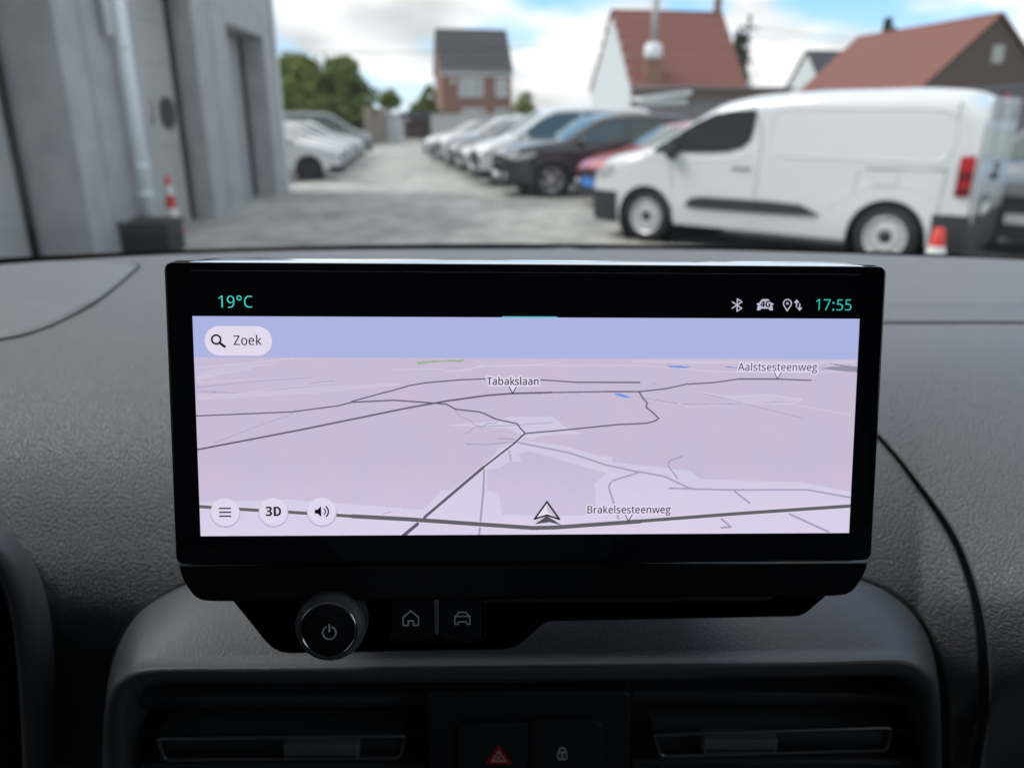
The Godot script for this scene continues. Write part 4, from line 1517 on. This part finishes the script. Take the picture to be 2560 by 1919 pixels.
func cone(called: String, label: String, where: Vector3, h: float, r: float) -> void:
	var o := thing(called, label, "traffic cone", Transform3D(Basis(), where))
	part("base", slab(rrect(r * 2.3, r * 2.3, 0.03, 4), 0.0, 0.035, 0.01), M.cone_red, o, Transform3D(Basis(Vector3.RIGHT, -PI / 2), Vector3.ZERO))
	var bands := [[0.0, 0.2, M.cone_red], [0.2, 0.42, M.cone_white], [0.42, 0.66, M.cone_red], [0.66, 0.84, M.cone_white], [0.84, 1.0, M.cone_red]]
	if h < 0.7:
		bands = [[0.0, 0.34, M.cone_red], [0.34, 0.76, M.cone_white], [0.76, 1.0, M.cone_red]]
	for b in bands:
		var y0: float = 0.035 + (h - 0.035) * b[0]
		var y1: float = 0.035 + (h - 0.035) * b[1]
		var prof := [[lerpf(r, r * 0.3, b[0]), y0], [lerpf(r, r * 0.3, b[1]), y1]]
		if b[1] == 1.0:
			prof.append([r * 0.22, y1 + 0.006])
			prof.append([0.0, y1 + 0.006])
		part("band", lathe(prof, 28), b[2], o)


func house(called: String, label: String, where: Vector3, ridge_dir: Vector3, L: float, S: float, eave: float, ridge: float, wall_m: Material, roof_m: Array, courses: int, front := 1.0) -> Node3D:
	var X := ridge_dir.normalized()
	var o := thing(called, label, "house", Transform3D(Basis(X, Vector3.UP, X.cross(Vector3.UP)), where))
	part("wall", slab(v2([-S, 0, S, 0, S, eave, 0, ridge - 0.12, -S, eave]), -L / 2, L / 2), wall_m, o, Transform3D(Basis(Vector3.UP, PI / 2), Vector3.ZERO))
	var over := 0.18
	var slope := Vector2(S + over, ridge - eave + over * (ridge - eave) / S)
	var len := slope.length()
	var ang := atan2(slope.y, slope.x)
	for s in [1.0, -1.0]:
		var n := courses if s == front else 1
		var step := len / n
		var strip := block(L + 0.3, 0.045 if n > 1 else 0.1, step * (1.12 if n > 1 else 1.0))
		for k in n:
			var mid := (k + 0.5) * step
			var p := Vector3(0, ridge + 0.02 - sin(ang) * mid, s * cos(ang) * mid)
			part("tile_course" if n > 1 else "roof_slope", strip, roof_m[k % roof_m.size()], o, Transform3D(Basis(Vector3.RIGHT, s * (ang - (0.05 if n > 1 else 0.0))), p))
		part("gutter", tube([Vector3(-L / 2 - 0.15, ridge - slope.y - 0.02, s * (S + over + 0.04)), Vector3(L / 2 + 0.15, ridge - slope.y - 0.02, s * (S + over + 0.04))], 0.06, 8), M.gutter, o)
	part("ridge_cap", tube([Vector3(-L / 2 - 0.15, ridge + 0.05, 0), Vector3(L / 2 + 0.15, ridge + 0.05, 0)], 0.08, 8), roof_m[0], o)
	return o


func window(o: Node3D, x: float, y: float, w: float, h: float, z: float, bars := 1) -> void:
	var f := part("window", slab(rrect(w, h, 0.02, 2), 0.0, 0.05), M.frame_white, o, Transform3D(Basis(), Vector3(x, y, z)))
	var n := bars + 1
	for k in n:
		part("pane", slab(rrect(w / n - 0.12, h - 0.14, 0.01, 2), 0.045, 0.058), M.house_glass, f, Transform3D(Basis(), Vector3(-w / 2 + (k + 0.5) * w / n, 0, 0)))
	part("sill", block(w + 0.2, 0.07, 0.16), M.stone, f, Transform3D(Basis(), Vector3(0, -h / 2 - 0.075, 0.05)))


func build_houses() -> void:
	# brick house with the slate roof at the end of the yard
	var p := at(1192, 200, 77.0)
	var o := house("brick_house", "tall brick house with dark slate roof at the end of the yard", Vector3(p.x, 0, -77.0) + AWAY * 3.6, RIGHT, 6.6, 3.6, 5.9, 9.6, M.brick_pink, [M.slate, M.slate2], 14)
	part("fascia", block(6.7, 0.45, 0.12), M.frame_white, o, Transform3D(Basis(), Vector3(0, 5.42, 3.68)))
	window(o, -0.55, 4.4, 2.3, 1.6, 3.6, 1)
	window(o, 2.35, 4.4, 1.15, 1.6, 3.6, 1)
	window(o, -0.35, 1.9, 2.2, 1.3, 3.6, 1)
	window(o, 2.3, 1.9, 1.2, 1.3, 3.6, 0)
	part("wall_lamp", lathe([[0.0, 0.0], [0.16, 0.04], [0.2, 0.2], [0.1, 0.38], [0.0, 0.4]], 12), M.frame_white, o, Transform3D(Basis(), Vector3(-2.3, 4.7, 3.75)))
	# red roofed house with the white gable
	var mid := Vector3(5.41, 0, -45.0) + RIGHT * 3.0
	var h2 := house("gable_house", "house with red tiled roof and white boarded gable", mid, RIGHT, 6.0, 3.55, 3.25, 6.95, M.brick_grey, [M.tile_red, M.tile_red2, M.tile_red3], 17)
	for k in 12:
		var w := 7.1 / 12
		var z := -3.55 + (k + 0.5) * w
		var hh := 3.25 + (6.95 - 3.25) * (1 - absf(z) / 3.55) - 0.08
		part("gable_board", block(0.06, hh, w - 0.025), M.board_white, h2, Transform3D(Basis(), Vector3(-3.045, 0, z)))
	var stack := part("chimney_stack", block(0.85, 1.5, 0.6), M.brick_brown, h2, Transform3D(Basis(), Vector3(-1.9, 2.9, 3.35)))
	part("flue", tube([Vector3(0, 1.45, 0), Vector3(0, 4.6, 0)], 0.16, 14), M.flue_grey, stack)
	part("flue_cowl", lathe([[0.0, 1.5], [0.42, 1.55], [0.46, 1.75], [0.42, 2.15], [0.3, 2.25], [0.0, 2.25]], 16), M.frame_white, stack)
	part("chimney", block(0.3, 1.6, 0.3), M.brick_brown, h2, Transform3D(Basis(), Vector3(2.85, 6.6, 0)))
	var porch := part("porch", block(2.2, 2.5, 1.2), M.board_white, h2, Transform3D(Basis(), Vector3(-1.6, 0, 4.2)))
	part("porch_roof", block(2.6, 0.18, 1.8), M.frame_white, porch, Transform3D(Basis(Vector3.FORWARD, -0.12), Vector3(-0.1, 2.55, 0)))
	# low brick annex to its right
	var ax := thing("brick_annex", "low flat roofed brick annex beside the red roofed house", "outbuilding", Transform3D(Basis(RIGHT, Vector3.UP, RIGHT.cross(Vector3.UP)), mid + RIGHT * 4.5 + AWAY * -1.2))
	part("wall", block(2.9, 3.0, 4.0), M.brick_grey, ax)
	part("roof_slab", block(3.2, 0.14, 4.3), M.gutter, ax, Transform3D(Basis(), Vector3(0, 3.003, 0)))
	# dark brick barn-like house on the right
	var n3 := at(2500, 45, 40.0)
	var m3 := Vector3(n3.x, 0, -40.0) + AWAY * 5.6
	var h3 := house("dark_brick_house", "dark brick house with plain red roof behind the white van", m3, -AWAY, 11.2, 3.5, 3.05, 6.2, M.brick_dark, [M.tile_red3, M.tile_red2], 16, 1.0)
	part("gable_vent", slab(rrect(0.62, 0.8, 0.14, 4), 0.0, 0.05), M.stone, h3, Transform3D(Basis(Vector3.UP, PI / 2), Vector3(5.6, 4.5, -0.25)))
	# small white gabled house behind
	var n4 := at(2085, 143, 62.0)
	var h4 := house("white_house", "small white house with dark roof behind the dark brick one", Vector3(n4.x + 2.0, 0, -62.0) + AWAY * 3.0, RIGHT, 5.2, 3.2, 3.4, 6.5, M.board_white, [M.slate], 1)
	h4.set_meta("group", "")
	h4.remove_meta("group")
	# shed roof and carport by the brick house
	var s1 := at(1045, 300, 66.0)
	var cp := thing("carport", "low dark carport with white car bonnet beneath, beside the brick house", "carport", Transform3D(Basis(RIGHT, Vector3.UP, RIGHT.cross(Vector3.UP)), Vector3(s1.x, 0, -66)))
	cp.set_meta("label", "low dark roofed carport left of the tall brick house")
	part("roof", block(2.9, 0.55, 3.0), M.slate, cp, Transform3D(Basis(), Vector3(0, 1.55, 0)))
	for x in [-1.35, 1.35]:
		part("post", block(0.14, 1.55, 0.14), M.board_white, cp, Transform3D(Basis(), Vector3(x, 0, 1.3)))
	part("back_wall", block(2.9, 1.5, 0.1), M.brick_grey, cp, Transform3D(Basis(), Vector3(0, 0, -1.4)))


func fence(called: String, label: String, a: Vector3, b: Vector3, h: float, n: int, m: Array, gap: float, thick := 0.06, posts := 0) -> void:
	var d := (b - a)
	var X := d.normalized()
	var o := thing(called, label, "fence", Transform3D(Basis(X, Vector3.UP, X.cross(Vector3.UP)), a))
	var w := d.length() / n
	var bm := block(w - gap, h, thick)
	for k in n:
		part("board", bm, m[k % m.size()], o, Transform3D(Basis(), Vector3((k + 0.5) * w, 0.0, 0.01 * (k % 2))))
	part("rail", block(d.length(), 0.08, thick + 0.06), m[0], o, Transform3D(Basis(), Vector3(d.length() / 2, h - 0.003, 0)))


func build_fences() -> void:
	fence("dark_fence", "dark grey panel fence running behind the parked cars", Vector3(5.4, 0, -37), Vector3(8.9, 0, -12.5), 2.0, 13, [M.fence_dark], 0.03)
	fence("dark_fence", "dark grey panel fence right of the van", Vector3(9.2, 0, -12.3), Vector3(22.0, 0, -14.5), 2.35, 7, [M.fence_dark], 0.03)
	fence("wooden_fence", "weathered upright board fence at the far left of the yard", at(912, 340, 50) * Vector3(1, 0, 1), at(968, 336, 60) * Vector3(1, 0, 1), 2.2, 22, [M.wood, M.wood2], 0.03)
	fence("white_fence", "pale concrete panel fence in front of the brick house", Vector3(-6.2, 0, -62), Vector3(4.2, 0, -64), 1.85, 6, [M.stone], 0.04, 0.1)
	var gp := thing("gate_post", "white rendered gate post beside the wooden fence", "gate post", Transform3D(Basis(), at(985, 332, 60) * Vector3(1, 0, 1)))
	part("pillar", block(0.95, 1.85, 0.6), M.board_white, gp)
	part("coping", block(1.1, 0.1, 0.75), M.stone, gp, Transform3D(Basis(), Vector3(0, 1.853, 0)))


func tree(called: String, label: String, where: Vector3, lobes: Array, n: int, leaf: float, m: Material, sd: int, group := "", trunk_h := 1.2) -> void:
	var o := thing(called, label, "tree", Transform3D(Basis(), where), group)
	part("trunk", tube([Vector3(0, -0.05, 0), Vector3(0.05, trunk_h * 0.6, 0.03), Vector3(0, trunk_h * 1.6, 0)], 0.14, 9), M.bark, o)
	rng.seed = sd
	var twigs := []
	for l in lobes:
		for k in 7:
			var d := Vector3(rng.randfn(), rng.randfn() + 0.5, rng.randfn()).normalized()
			var s := rng.randf_range(0.18, 0.34)
			twigs.append([l[0] + d.x * l[3] * 0.98, l[1] + d.y * l[4] * 0.98, l[2] + d.z * l[3] * 0.98, l[3] * s, l[4] * s])
	var limbs := SurfaceTool.new()
	limbs.begin(Mesh.PRIMITIVE_TRIANGLES)
	for l in lobes:
		limbs.append_from(tube([Vector3(0, trunk_h * 0.9, 0), Vector3(l[0] * 0.5, (trunk_h + l[1]) * 0.5, l[2] * 0.5), Vector3(l[0], l[1], l[2])], 0.06, 6), 0, Transform3D())
	part("limbs", limbs.commit(), M.bark, o)
	var st := SurfaceTool.new()
	st.begin(Mesh.PRIMITIVE_TRIANGLES)
	var noise := FastNoiseLite.new()
	noise.seed = sd
	noise.frequency = 0.7
	var made := 0
	var tries := 0
	while made < n and tries < n * 6:
		tries += 1
		var l: Array = lobes[rng.randi() % lobes.size()] if rng.randf() < 0.72 else twigs[rng.randi() % twigs.size()]
		var d := Vector3(rng.randfn(), rng.randfn(), rng.randfn()).normalized()
		var rr := pow(rng.randf(), 0.35)
		var p := Vector3(l[0], l[1], l[2]) + Vector3(d.x * l[3], d.y * l[4], d.z * l[3]) * rr
		if noise.get_noise_3d(p.x, p.y, p.z) < -0.2 + 0.08 * (1 - rr) or p.y < 0.15:
			continue
		var nn := (d + Vector3(rng.randfn(), rng.randfn() + 0.4, rng.randfn()) * 0.8).normalized()
		var u := nn.cross(Vector3(rng.randfn(), rng.randfn(), rng.randfn())).normalized() * leaf * rng.randf_range(0.6, 1.2)
		var v := nn.cross(u).normalized() * leaf * 0.55
		st.set_color(Color(1, 1, 1) * rng.randf_range(0.65, 1.3))
		for q in [p - u, p - v, p + u, p - u, p + u, p + v]:
			st.add_vertex(q)
		made += 1
	st.set_smooth_group(-1)
	st.generate_normals()
	var cr_ := part("crown", st.commit(), m, o)
	cr_.set_meta("kind", "stuff")


func build_trees() -> void:
	var a := at(745, 300, 52) * Vector3(1, 0, 1)
	tree("round_tree", "broad leafy tree just past the corner of the grey hall", a, [[0, 3.6, 0, 1.9, 1.9], [-1.2, 3.0, 0.4, 1.5, 1.7], [0.6, 2.4, 0.6, 1.7, 1.6], [0.2, 4.3, -0.2, 1.1, 1.0], [-0.6, 1.5, 0.8, 1.8, 1.2]], 12000, 0.19, M.leaf, 3)
	var b := at(850, 300, 54) * Vector3(1, 0, 1)
	tree("round_tree", "broad leafy tree behind the left row of white cars", b, [[0, 3.7, 0, 1.7, 1.7], [1.0, 2.8, 0.3, 1.4, 1.5], [-0.9, 3.0, 0.2, 1.3, 1.5], [0.3, 4.5, 0, 1.0, 0.95], [0.4, 1.6, 0.7, 1.9, 1.2]], 12000, 0.19, M.leaf2, 8)
	tree("small_tree", "small round tree rising above the gate post", at(975, 300, 92) * Vector3(1, 0, 1), [[0, 3.9, 0, 1.1, 0.95], [0.4, 3.4, 0, 0.9, 0.7], [-0.5, 3.5, 0.3, 0.7, 0.7]], 2600, 0.2, M.leaf, 15, "", 2.2)
	tree("conifer_hedge", "sloping green conifer hedge against the brick house", at(1066, 300, 71) * Vector3(1, 0, 1), [[0.3, 3.2, 0, 0.7, 1.1], [0.0, 2.3, 0, 0.9, 1.2], [-0.6, 1.8, 0, 0.9, 1.0], [0.5, 1.5, 0, 0.9, 1.3]], 3200, 0.17, M.leaf2, 16, "", 0.8)
	tree("garden_bush", "rounded green bush right of the brick house", at(1312, 300, 72) * Vector3(1, 0, 1), [[0, 2.6, 0, 0.85, 1.2], [0.2, 1.6, 0.2, 0.9, 1.2], [-0.6, 1.8, 0, 0.6, 1.0]], 2600, 0.17, M.leaf, 17, "", 0.8)
	tree("dark_conifer", "dark conifer behind the red tiled roof", at(1846, 200, 54) * Vector3(1, 0, 1) , [[0, 3.0, 0, 0.9, 2.4], [-0.15, 5.0, 0, 0.7, 1.6], [-0.1, 6.4, 0, 0.4, 0.9]], 2600, 0.15, M.leaf_dark, 18, "", 1.5)
	tree("dark_conifer", "pointed conifer top above the dark brick house's ridge", at(2225, 90, 60) * Vector3(1, 0, 1), [[0, 3.5, 0, 1.2, 3.0], [0.1, 6.0, 0, 0.7, 1.5], [-0.25, 7.4, 0, 0.28, 1.0]], 2600, 0.16, M.leaf_dark, 19, "", 1.5)


func build_wires() -> void:
	var pole := at(1852, 300, 50) * Vector3(1, 0, 1)
	var u := thing("utility_pole", "utility pole with white insulators beside the red tiled roof", "utility pole", Transform3D(Basis(), pole))
	part("pole", tube([Vector3(0, 0, 0), Vector3(0, 7.4, 0)], 0.1, 10), M.bark, u)
	part("cross_arm", block(1.3, 0.1, 0.1), M.bark, u, Transform3D(Basis(), Vector3(0, 6.6, 0)))
	for k in 4:
		part("insulator", lathe([[0.0, 0.0], [0.1, 0.02], [0.13, 0.12], [0.09, 0.24], [0.0, 0.27]], 10), M.frame_white, u, Transform3D(Basis(), Vector3([0.02, 0.12, -0.08, 0.1][k], 5.5 + 0.38 * k, 0.14)))
	var spans := [["overhead cable strung across the yard towards the hall", at(560, 124, 50), at(1090, 130, 52), at(1860, 84, 50)], ["upper overhead cable running right from the utility pole", at(1855, 64, 50), at(2060, 92, 55), at(2330, 116, 60)], ["lower overhead cable running right from the utility pole", at(1855, 84, 50), at(2060, 108, 55), at(2330, 128, 60)]]
	for s in spans:
		var w := part("overhead_cable", tube(curve([s[1], s[2], s[3]], 24), 0.022, 6), M.gap, self)
		tag(w, s[0], "cable", "")


func build_vehicles() -> void:
	var h := Vector3(-0.766, 0, -0.643)
	make_van(heading(3.343, -9.848, h.x, h.z))
	# right row: noses towards the lane
	var row := [
		["red_car", "red hatchback with a blue front plate beside the white van", "car", 1.45, -14.35, -0.93, 0.37, "hatch", M.paint_red],
		["black_car", "black sport utility car with alloy wheels next to the red hatchback", "car", -0.25, -16.75, -0.972, 0.235, "suv", M.paint_black],
		["white_car", "white people carrier next to the black sport utility car", "car", -0.92, -19.5, -0.98, 0.2, "mpv", M.paint_white],
		["silver_car", "silver hatchback between the white people carrier and a dark grey car", "car", -1.42, -22.1, -0.98, 0.19, "hatch", M.paint_silver],
		["grey_car", "dark grey hatchback in the right row, next to the silver one", "car", -1.95, -24.8, -0.98, 0.19, "hatch", M.paint_grey],
		["white_car", "white sport utility car in the right row, beyond the dark grey hatchback", "car", -2.5, -27.6, -0.98, 0.19, "suv", M.paint_white],
		["black_car", "black hatchback in the right row, beyond the white sport utility car", "car", -3.05, -30.3, -0.98, 0.19, "hatch", M.paint_black],
		["white_car", "white hatchback last in the right row, before the pale fence", "car", -3.6, -33.0, -0.98, 0.19, "hatch", M.paint_white],
	]
	for c in row:
		var hl: float = {"hatch": 2.075, "suv": 2.225, "mpv": 2.2}[c[7]]
		var o := make_car(c[0], c[1], c[2], heading(c[3] - c[5] * hl, c[4] - c[6] * hl, c[5], c[6]), c[7], c[8], "cars parked in the right row")
		if c[0] == "red_car":
			var pl := o.find_child("number_plate", true, false) as MeshInstance3D
			pl.material_override = M.plate_blue
			pl.scale = Vector3(1.0, 1.35, 1)
	var left := [
		["white_car", "white hatchback with black wheels, half hidden by the hall corner", -4.6, -21.6, "hatch", M.paint_white],
		["white_car", "white hatchback second in the left row from the hall", -5.0, -24.3, "hatch", M.paint_white],
		["white_car", "white hatchback third in the left row from the hall", -5.33, -26.9, "hatch", M.paint_white],
		["silver_car", "silver hatchback fourth in the left row from the hall", -5.62, -29.5, "hatch", M.paint_silver],
		["white_car", "white hatchback fifth in the left row from the hall", -5.95, -32.1, "hatch", M.paint_white],
		["grey_car", "grey people carrier at the far end of the left row", -6.15, -35.2, "mpv", M.paint_greygreen],
	]
	for k in left.size():
		var c: Array = left[k]
		var hl: float = {"hatch": 2.075, "suv": 2.225, "mpv": 2.2}[c[4]]
		var o := make_car(c[0], c[1], "car", heading(c[2] - 0.985 * hl, c[3] + 0.16 * hl, 0.985, -0.16), c[4], c[5], "cars parked in the left row")
		if k == 0:
			for w in o.find_children("spokes*", "MeshInstance3D", true, false):
				w.material_override = M.trim_black
	make_car("grey_car", "dark grey car with silver wheels behind the white van's tail", "car", heading(7.35, -10.2, -0.72, 0.69), "hatch", M.paint_grey, "")


func make_materials() -> void:
	var leather_h := grain_image(512, 26, 7, true)
	var fine_h := grain_image(512, 64, 9, false)
	var lm := mat(Color(0.178, 0.19, 0.208), 0.48, 0.0, 0.72)
	lm.heightmap_enabled = true
	lm.heightmap_texture = leather_h
	lm.heightmap_scale = 0.115
	M.leather = tri(lm, 0.058)
	var pm := mat(Color(0.095, 0.102, 0.113), 0.44, 0.0, 0.66)
	pm.heightmap_enabled = true
	pm.heightmap_texture = fine_h
	pm.heightmap_scale = 0.03
	M.plastic = tri(pm, 0.06)
	var hm := mat(Color(0.19, 0.199, 0.216), 0.45, 0.0, 0.66)
	hm.heightmap_enabled = true
	hm.heightmap_texture = fine_h
	hm.heightmap_scale = 0.012
	M.hood = tri(hm, 0.06)
	M.plastic_soft = mat(Color(0.05, 0.052, 0.058), 0.4)
	M.plastic_dark = mat(Color(0.025, 0.026, 0.028), 0.6)
	M.plastic_black = mat(Color(0.022, 0.023, 0.027), 0.5)
	M.plastic_grip = mat(Color(0.16, 0.165, 0.175), 0.42)
	M.rubber = mat(Color(0.12, 0.123, 0.13), 0.5)
	M.gap = mat(Color(0.008, 0.008, 0.009), 0.8)
	M.gloss = mat(Color(0.006, 0.006, 0.008), 0.08)
	M.glass_black = mat(Color(0.006, 0.007, 0.012), 0.04)
	M.gloss_trim = mat(Color(0.05, 0.051, 0.055), 0.2, 0.0, 0.8)
	M.chrome = mat(Color(0.82, 0.84, 0.86), 0.14, 1.0)
	M.chrome_dark = mat(Color(0.45, 0.45, 0.47), 0.14, 1.0)
	M.satin = mat(Color(0.3, 0.3, 0.32), 0.35, 0.8)
	M.seat = mat(Color(0.1, 0.1, 0.105), 0.9)
	M.liner = mat(Color(0.06, 0.06, 0.06), 0.9)
	M.bulkhead = mat(Color(0.4, 0.4, 0.405), 0.8)
	M.icon = mat(Color(0.86, 0.86, 0.86), 0.5)
	M.hazard_red = mat(Color(0.7, 0.025, 0.025), 0.45)
	var dm := mat(Color(0.004, 0.004, 0.006), 0.06)
	dm.emission_enabled = true
	dm.emission_texture = paint_display()
	dm.emission_operator = BaseMaterial3D.EMISSION_OP_MULTIPLY
	dm.emission = Color.WHITE
	dm.emission_energy_multiplier = 1.0 / 1.72
	M.display = dm
	var gl := mat(Color(0.9, 0.95, 0.93), 0.0)
	gl.transparency = BaseMaterial3D.TRANSPARENCY_ALPHA
	gl.albedo_color.a = 0.03
	M.glass = gl
	# vehicles
	var paint := func(c: Color, r := 0.35) -> StandardMaterial3D:
		var m := mat(c, r)
		m.clearcoat_enabled = true
		m.clearcoat = 1.0
		m.clearcoat_roughness = 0.04
		return m
	M.van_white = paint.call(Color(0.71, 0.735, 0.745))
	M.paint_white = paint.call(Color(0.66, 0.675, 0.685))
	M.paint_black = paint.call(Color(0.012, 0.013, 0.018))
	M.paint_red = paint.call(Color(0.42, 0.02, 0.025))
	M.paint_grey = paint.call(Color(0.07, 0.072, 0.085))
	M.paint_greygreen = paint.call(Color(0.17, 0.19, 0.19))
	M.paint_silver = paint.call(Color(0.42, 0.44, 0.46))
	M.trim_black = mat(Color(0.018, 0.019, 0.022), 0.6)
	M.seam_grey = mat(Color(0.16, 0.17, 0.18), 0.6)
	M.tyre = mat(Color(0.018, 0.018, 0.02), 0.85)
	M.rim = mat(Color(0.55, 0.56, 0.58), 0.3, 0.8)
	M.rim_dark = mat(Color(0.03, 0.03, 0.035), 0.5)
	M.rim_steel = mat(Color(0.62, 0.63, 0.64), 0.35, 0.3)
	M.car_glass = mat(Color(0.05, 0.075, 0.07), 0.03, 0.0, 0.7)
	M.car_glass_dark = mat(Color(0.02, 0.024, 0.024), 0.03, 0.0, 0.6)
	M.lamp_glass = mat(Color(0.7, 0.72, 0.74), 0.1, 0.4)
	M.red_lamp = mat(Color(0.45, 0.015, 0.02), 0.12)
	M.red_dark = mat(Color(0.16, 0.01, 0.014), 0.12)
	M.plate = mat(Color(0.75, 0.74, 0.72), 0.5)
	M.plate_blue = mat(Color(0.05, 0.2, 0.62), 0.5)
	# place
	var con := mat(Color(1, 1, 1), 0.9)
	con.albedo_texture = noise_tex(0.012, [[0.0, Color(0.28, 0.28, 0.255)], [0.35, Color(0.40, 0.40, 0.365)], [0.6, Color(0.46, 0.46, 0.42)], [1.0, Color(0.55, 0.545, 0.50)]], 1024, FastNoiseLite.TYPE_SIMPLEX, 6, 3)
	con.detail_enabled = true
	con.detail_blend_mode = BaseMaterial3D.BLEND_MODE_MUL
	con.detail_uv_layer = BaseMaterial3D.DETAIL_UV_2
	con.detail_albedo = noise_tex(0.009, [[0.25, Color(0.66, 0.67, 0.68)], [0.5, Color(0.9, 0.9, 0.9)], [0.62, Color(1, 1, 1)], [0.7, Color(0.8, 0.8, 0.79)], [0.78, Color(1, 1, 1)]], 1024, FastNoiseLite.TYPE_SIMPLEX, 5, 21)
	con.uv2_triplanar = true
	con.uv2_world_triplanar = true
	con.uv2_scale = Vector3.ONE / 31.0
	M.concrete = tri(con, 9.0)
	var mea := mat(Color(1, 1, 1), 0.95)
	mea.albedo_texture = noise_tex(0.02, [[0.0, Color(0.05, 0.08, 0.02)], [1.0, Color(0.14, 0.17, 0.05)]], 512)
	M.meadow = tri(mea, 12.0)
	var gr := mat(Color(0.17, 0.21, 0.045), 0.9)
	gr.vertex_color_use_as_albedo = true
	M.grass = gr
	var wall := func(c0: Color, c1: Color, metres: float, f := 0.02) -> StandardMaterial3D:
		var m := mat(Color(1, 1, 1), 0.85)
		m.albedo_texture = noise_tex(f, [[0.2, c0], [0.8, c1]], 256, FastNoiseLite.TYPE_SIMPLEX, 5, int(metres * 7))
		return tri(m, metres)
	M.cladding = wall.call(Color(0.325, 0.33, 0.34), Color(0.385, 0.39, 0.40), 3.0)
	M.cladding.roughness = 0.5
	M.cladding_light = mat(Color(0.62, 0.65, 0.67), 0.5)
	M.door_beige = mat(Color(0.40, 0.395, 0.37), 0.6)
	M.door_grey = mat(Color(0.36, 0.365, 0.375), 0.6)
	M.galvanised = mat(Color(0.74, 0.78, 0.80), 0.45, 0.1)
	M.soil = mat(Color(0.03, 0.022, 0.015), 0.95)
	M.cone_red = mat(Color(0.62, 0.035, 0.02), 0.5)
	M.cone_white = mat(Color(0.78, 0.78, 0.76), 0.5)
	M.brick_pink = wall.call(Color(0.22, 0.12, 0.095), Color(0.31, 0.17, 0.135), 1.3, 0.06)
	M.brick_grey = wall.call(Color(0.13, 0.10, 0.085), Color(0.19, 0.14, 0.12), 1.1, 0.06)
	M.brick_dark = wall.call(Color(0.095, 0.07, 0.062), Color(0.15, 0.105, 0.09), 1.2, 0.06)
	M.brick_brown = wall.call(Color(0.20, 0.11, 0.07), Color(0.27, 0.15, 0.1), 0.9, 0.06)
	M.slate = mat(Color(0.055, 0.056, 0.064), 0.7)
	M.slate2 = mat(Color(0.065, 0.066, 0.074), 0.7)
	M.tile_red = wall.call(Color(0.19, 0.075, 0.06), Color(0.27, 0.105, 0.08), 2.1, 0.05)
	M.tile_red2 = wall.call(Color(0.18, 0.08, 0.065), Color(0.25, 0.11, 0.085), 1.7, 0.05)
	M.tile_red3 = wall.call(Color(0.17, 0.065, 0.055), Color(0.27, 0.10, 0.075), 1.9, 0.05)
	M.gutter = mat(Color(0.20, 0.20, 0.21), 0.6)
	M.frame_white = mat(Color(0.75, 0.76, 0.77), 0.5)
	M.board_white = mat(Color(0.62, 0.66, 0.68), 0.6)
	M.stone = mat(Color(0.48, 0.48, 0.46), 0.8)
	M.flue_grey = mat(Color(0.34, 0.33, 0.34), 0.5, 0.3)
	M.house_glass = mat(Color(0.42, 0.45, 0.47), 0.08, 0.0, 0.7)
	M.fence_dark = mat(Color(0.075, 0.077, 0.09), 0.7)
	M.wood = mat(Color(0.29, 0.24, 0.18), 0.85)
	M.wood2 = mat(Color(0.24, 0.19, 0.14), 0.85)
	M.bark = mat(Color(0.07, 0.055, 0.045), 0.9)
	var leaf := func(c: Color) -> StandardMaterial3D:
		var m := mat(c, 0.7)
		m.vertex_color_use_as_albedo = true
		m.backlight_enabled = true
		m.backlight = Color(0.35, 0.42, 0.12)
		return m
	M.leaf = leaf.call(Color(0.165, 0.215, 0.032))
	M.leaf2 = leaf.call(Color(0.14, 0.195, 0.035))
	M.leaf_dark = leaf.call(Color(0.035, 0.055, 0.028))


func _ready() -> void:
	# camera: a phone held a hand's breadth before the screen, focused on it
	var cam := Camera3D.new()
	cam.name = "camera"
	add_child(cam)
	cam.position = EYE
	cam.rotation = Vector3(-PITCH, 0, 0)
	var ph := CameraAttributesPhysical.new()
	ph.frustum_focal_length = 24.0125
	ph.frustum_focus_distance = 0.268
	ph.exposure_aperture = 8.0
	ph.frustum_near = 0.02
	ph.frustum_far = 2000.0
	cam.attributes = ph
	cam.current = true
	# sky, exposure and sun
	var env := Environment.new()
	env.background_mode = Environment.BG_SKY
	var sky := Sky.new()
	sky.sky_material = make_sky()
	env.sky = sky
	env.background_energy_multiplier = 0.82
	env.tonemap_mode = Environment.TONE_MAPPER_LINEAR
	env.tonemap_exposure = 1.72
	env.sdfgi_enabled = true
	env.ssao_enabled = true
	env.ssil_enabled = true
	var we := WorldEnvironment.new()
	we.name = "environment"
	we.environment = env
	add_child(we)
	var sun := DirectionalLight3D.new()
	sun.name = "sun"
	add_child(sun)
	sun.look_at_from_position(Vector3(-7.0, 8.0, -0.8), Vector3.ZERO)
	sun.light_energy = 0.48
	sun.light_angular_distance = 28.0
	sun.light_color = Color(1.0, 0.985, 0.965)
	sun.shadow_enabled = true
	# the screen's own axes, from its four corners
	var ux := Vector3(0.2398778, -0.00278318, -0.00713417)
	var uy := Vector3(-0.00043106, -0.0777955, 0.01820688)
	SC = Vector3(-0.11318918, 1.4343437, -0.26518417) + ux / 2 + uy / 2
	SX = ux.normalized()
	SY = -uy
	SY = (SY - SX * SX.dot(SY)).normalized()
	SZ = SX.cross(SY)
	make_materials()
	build_ground()
	build_hall()
	build_houses()
	build_fences()
	build_trees()
	build_wires()
	build_cabin()
	build_dashboard()
	build_screen()
	build_vehicles()
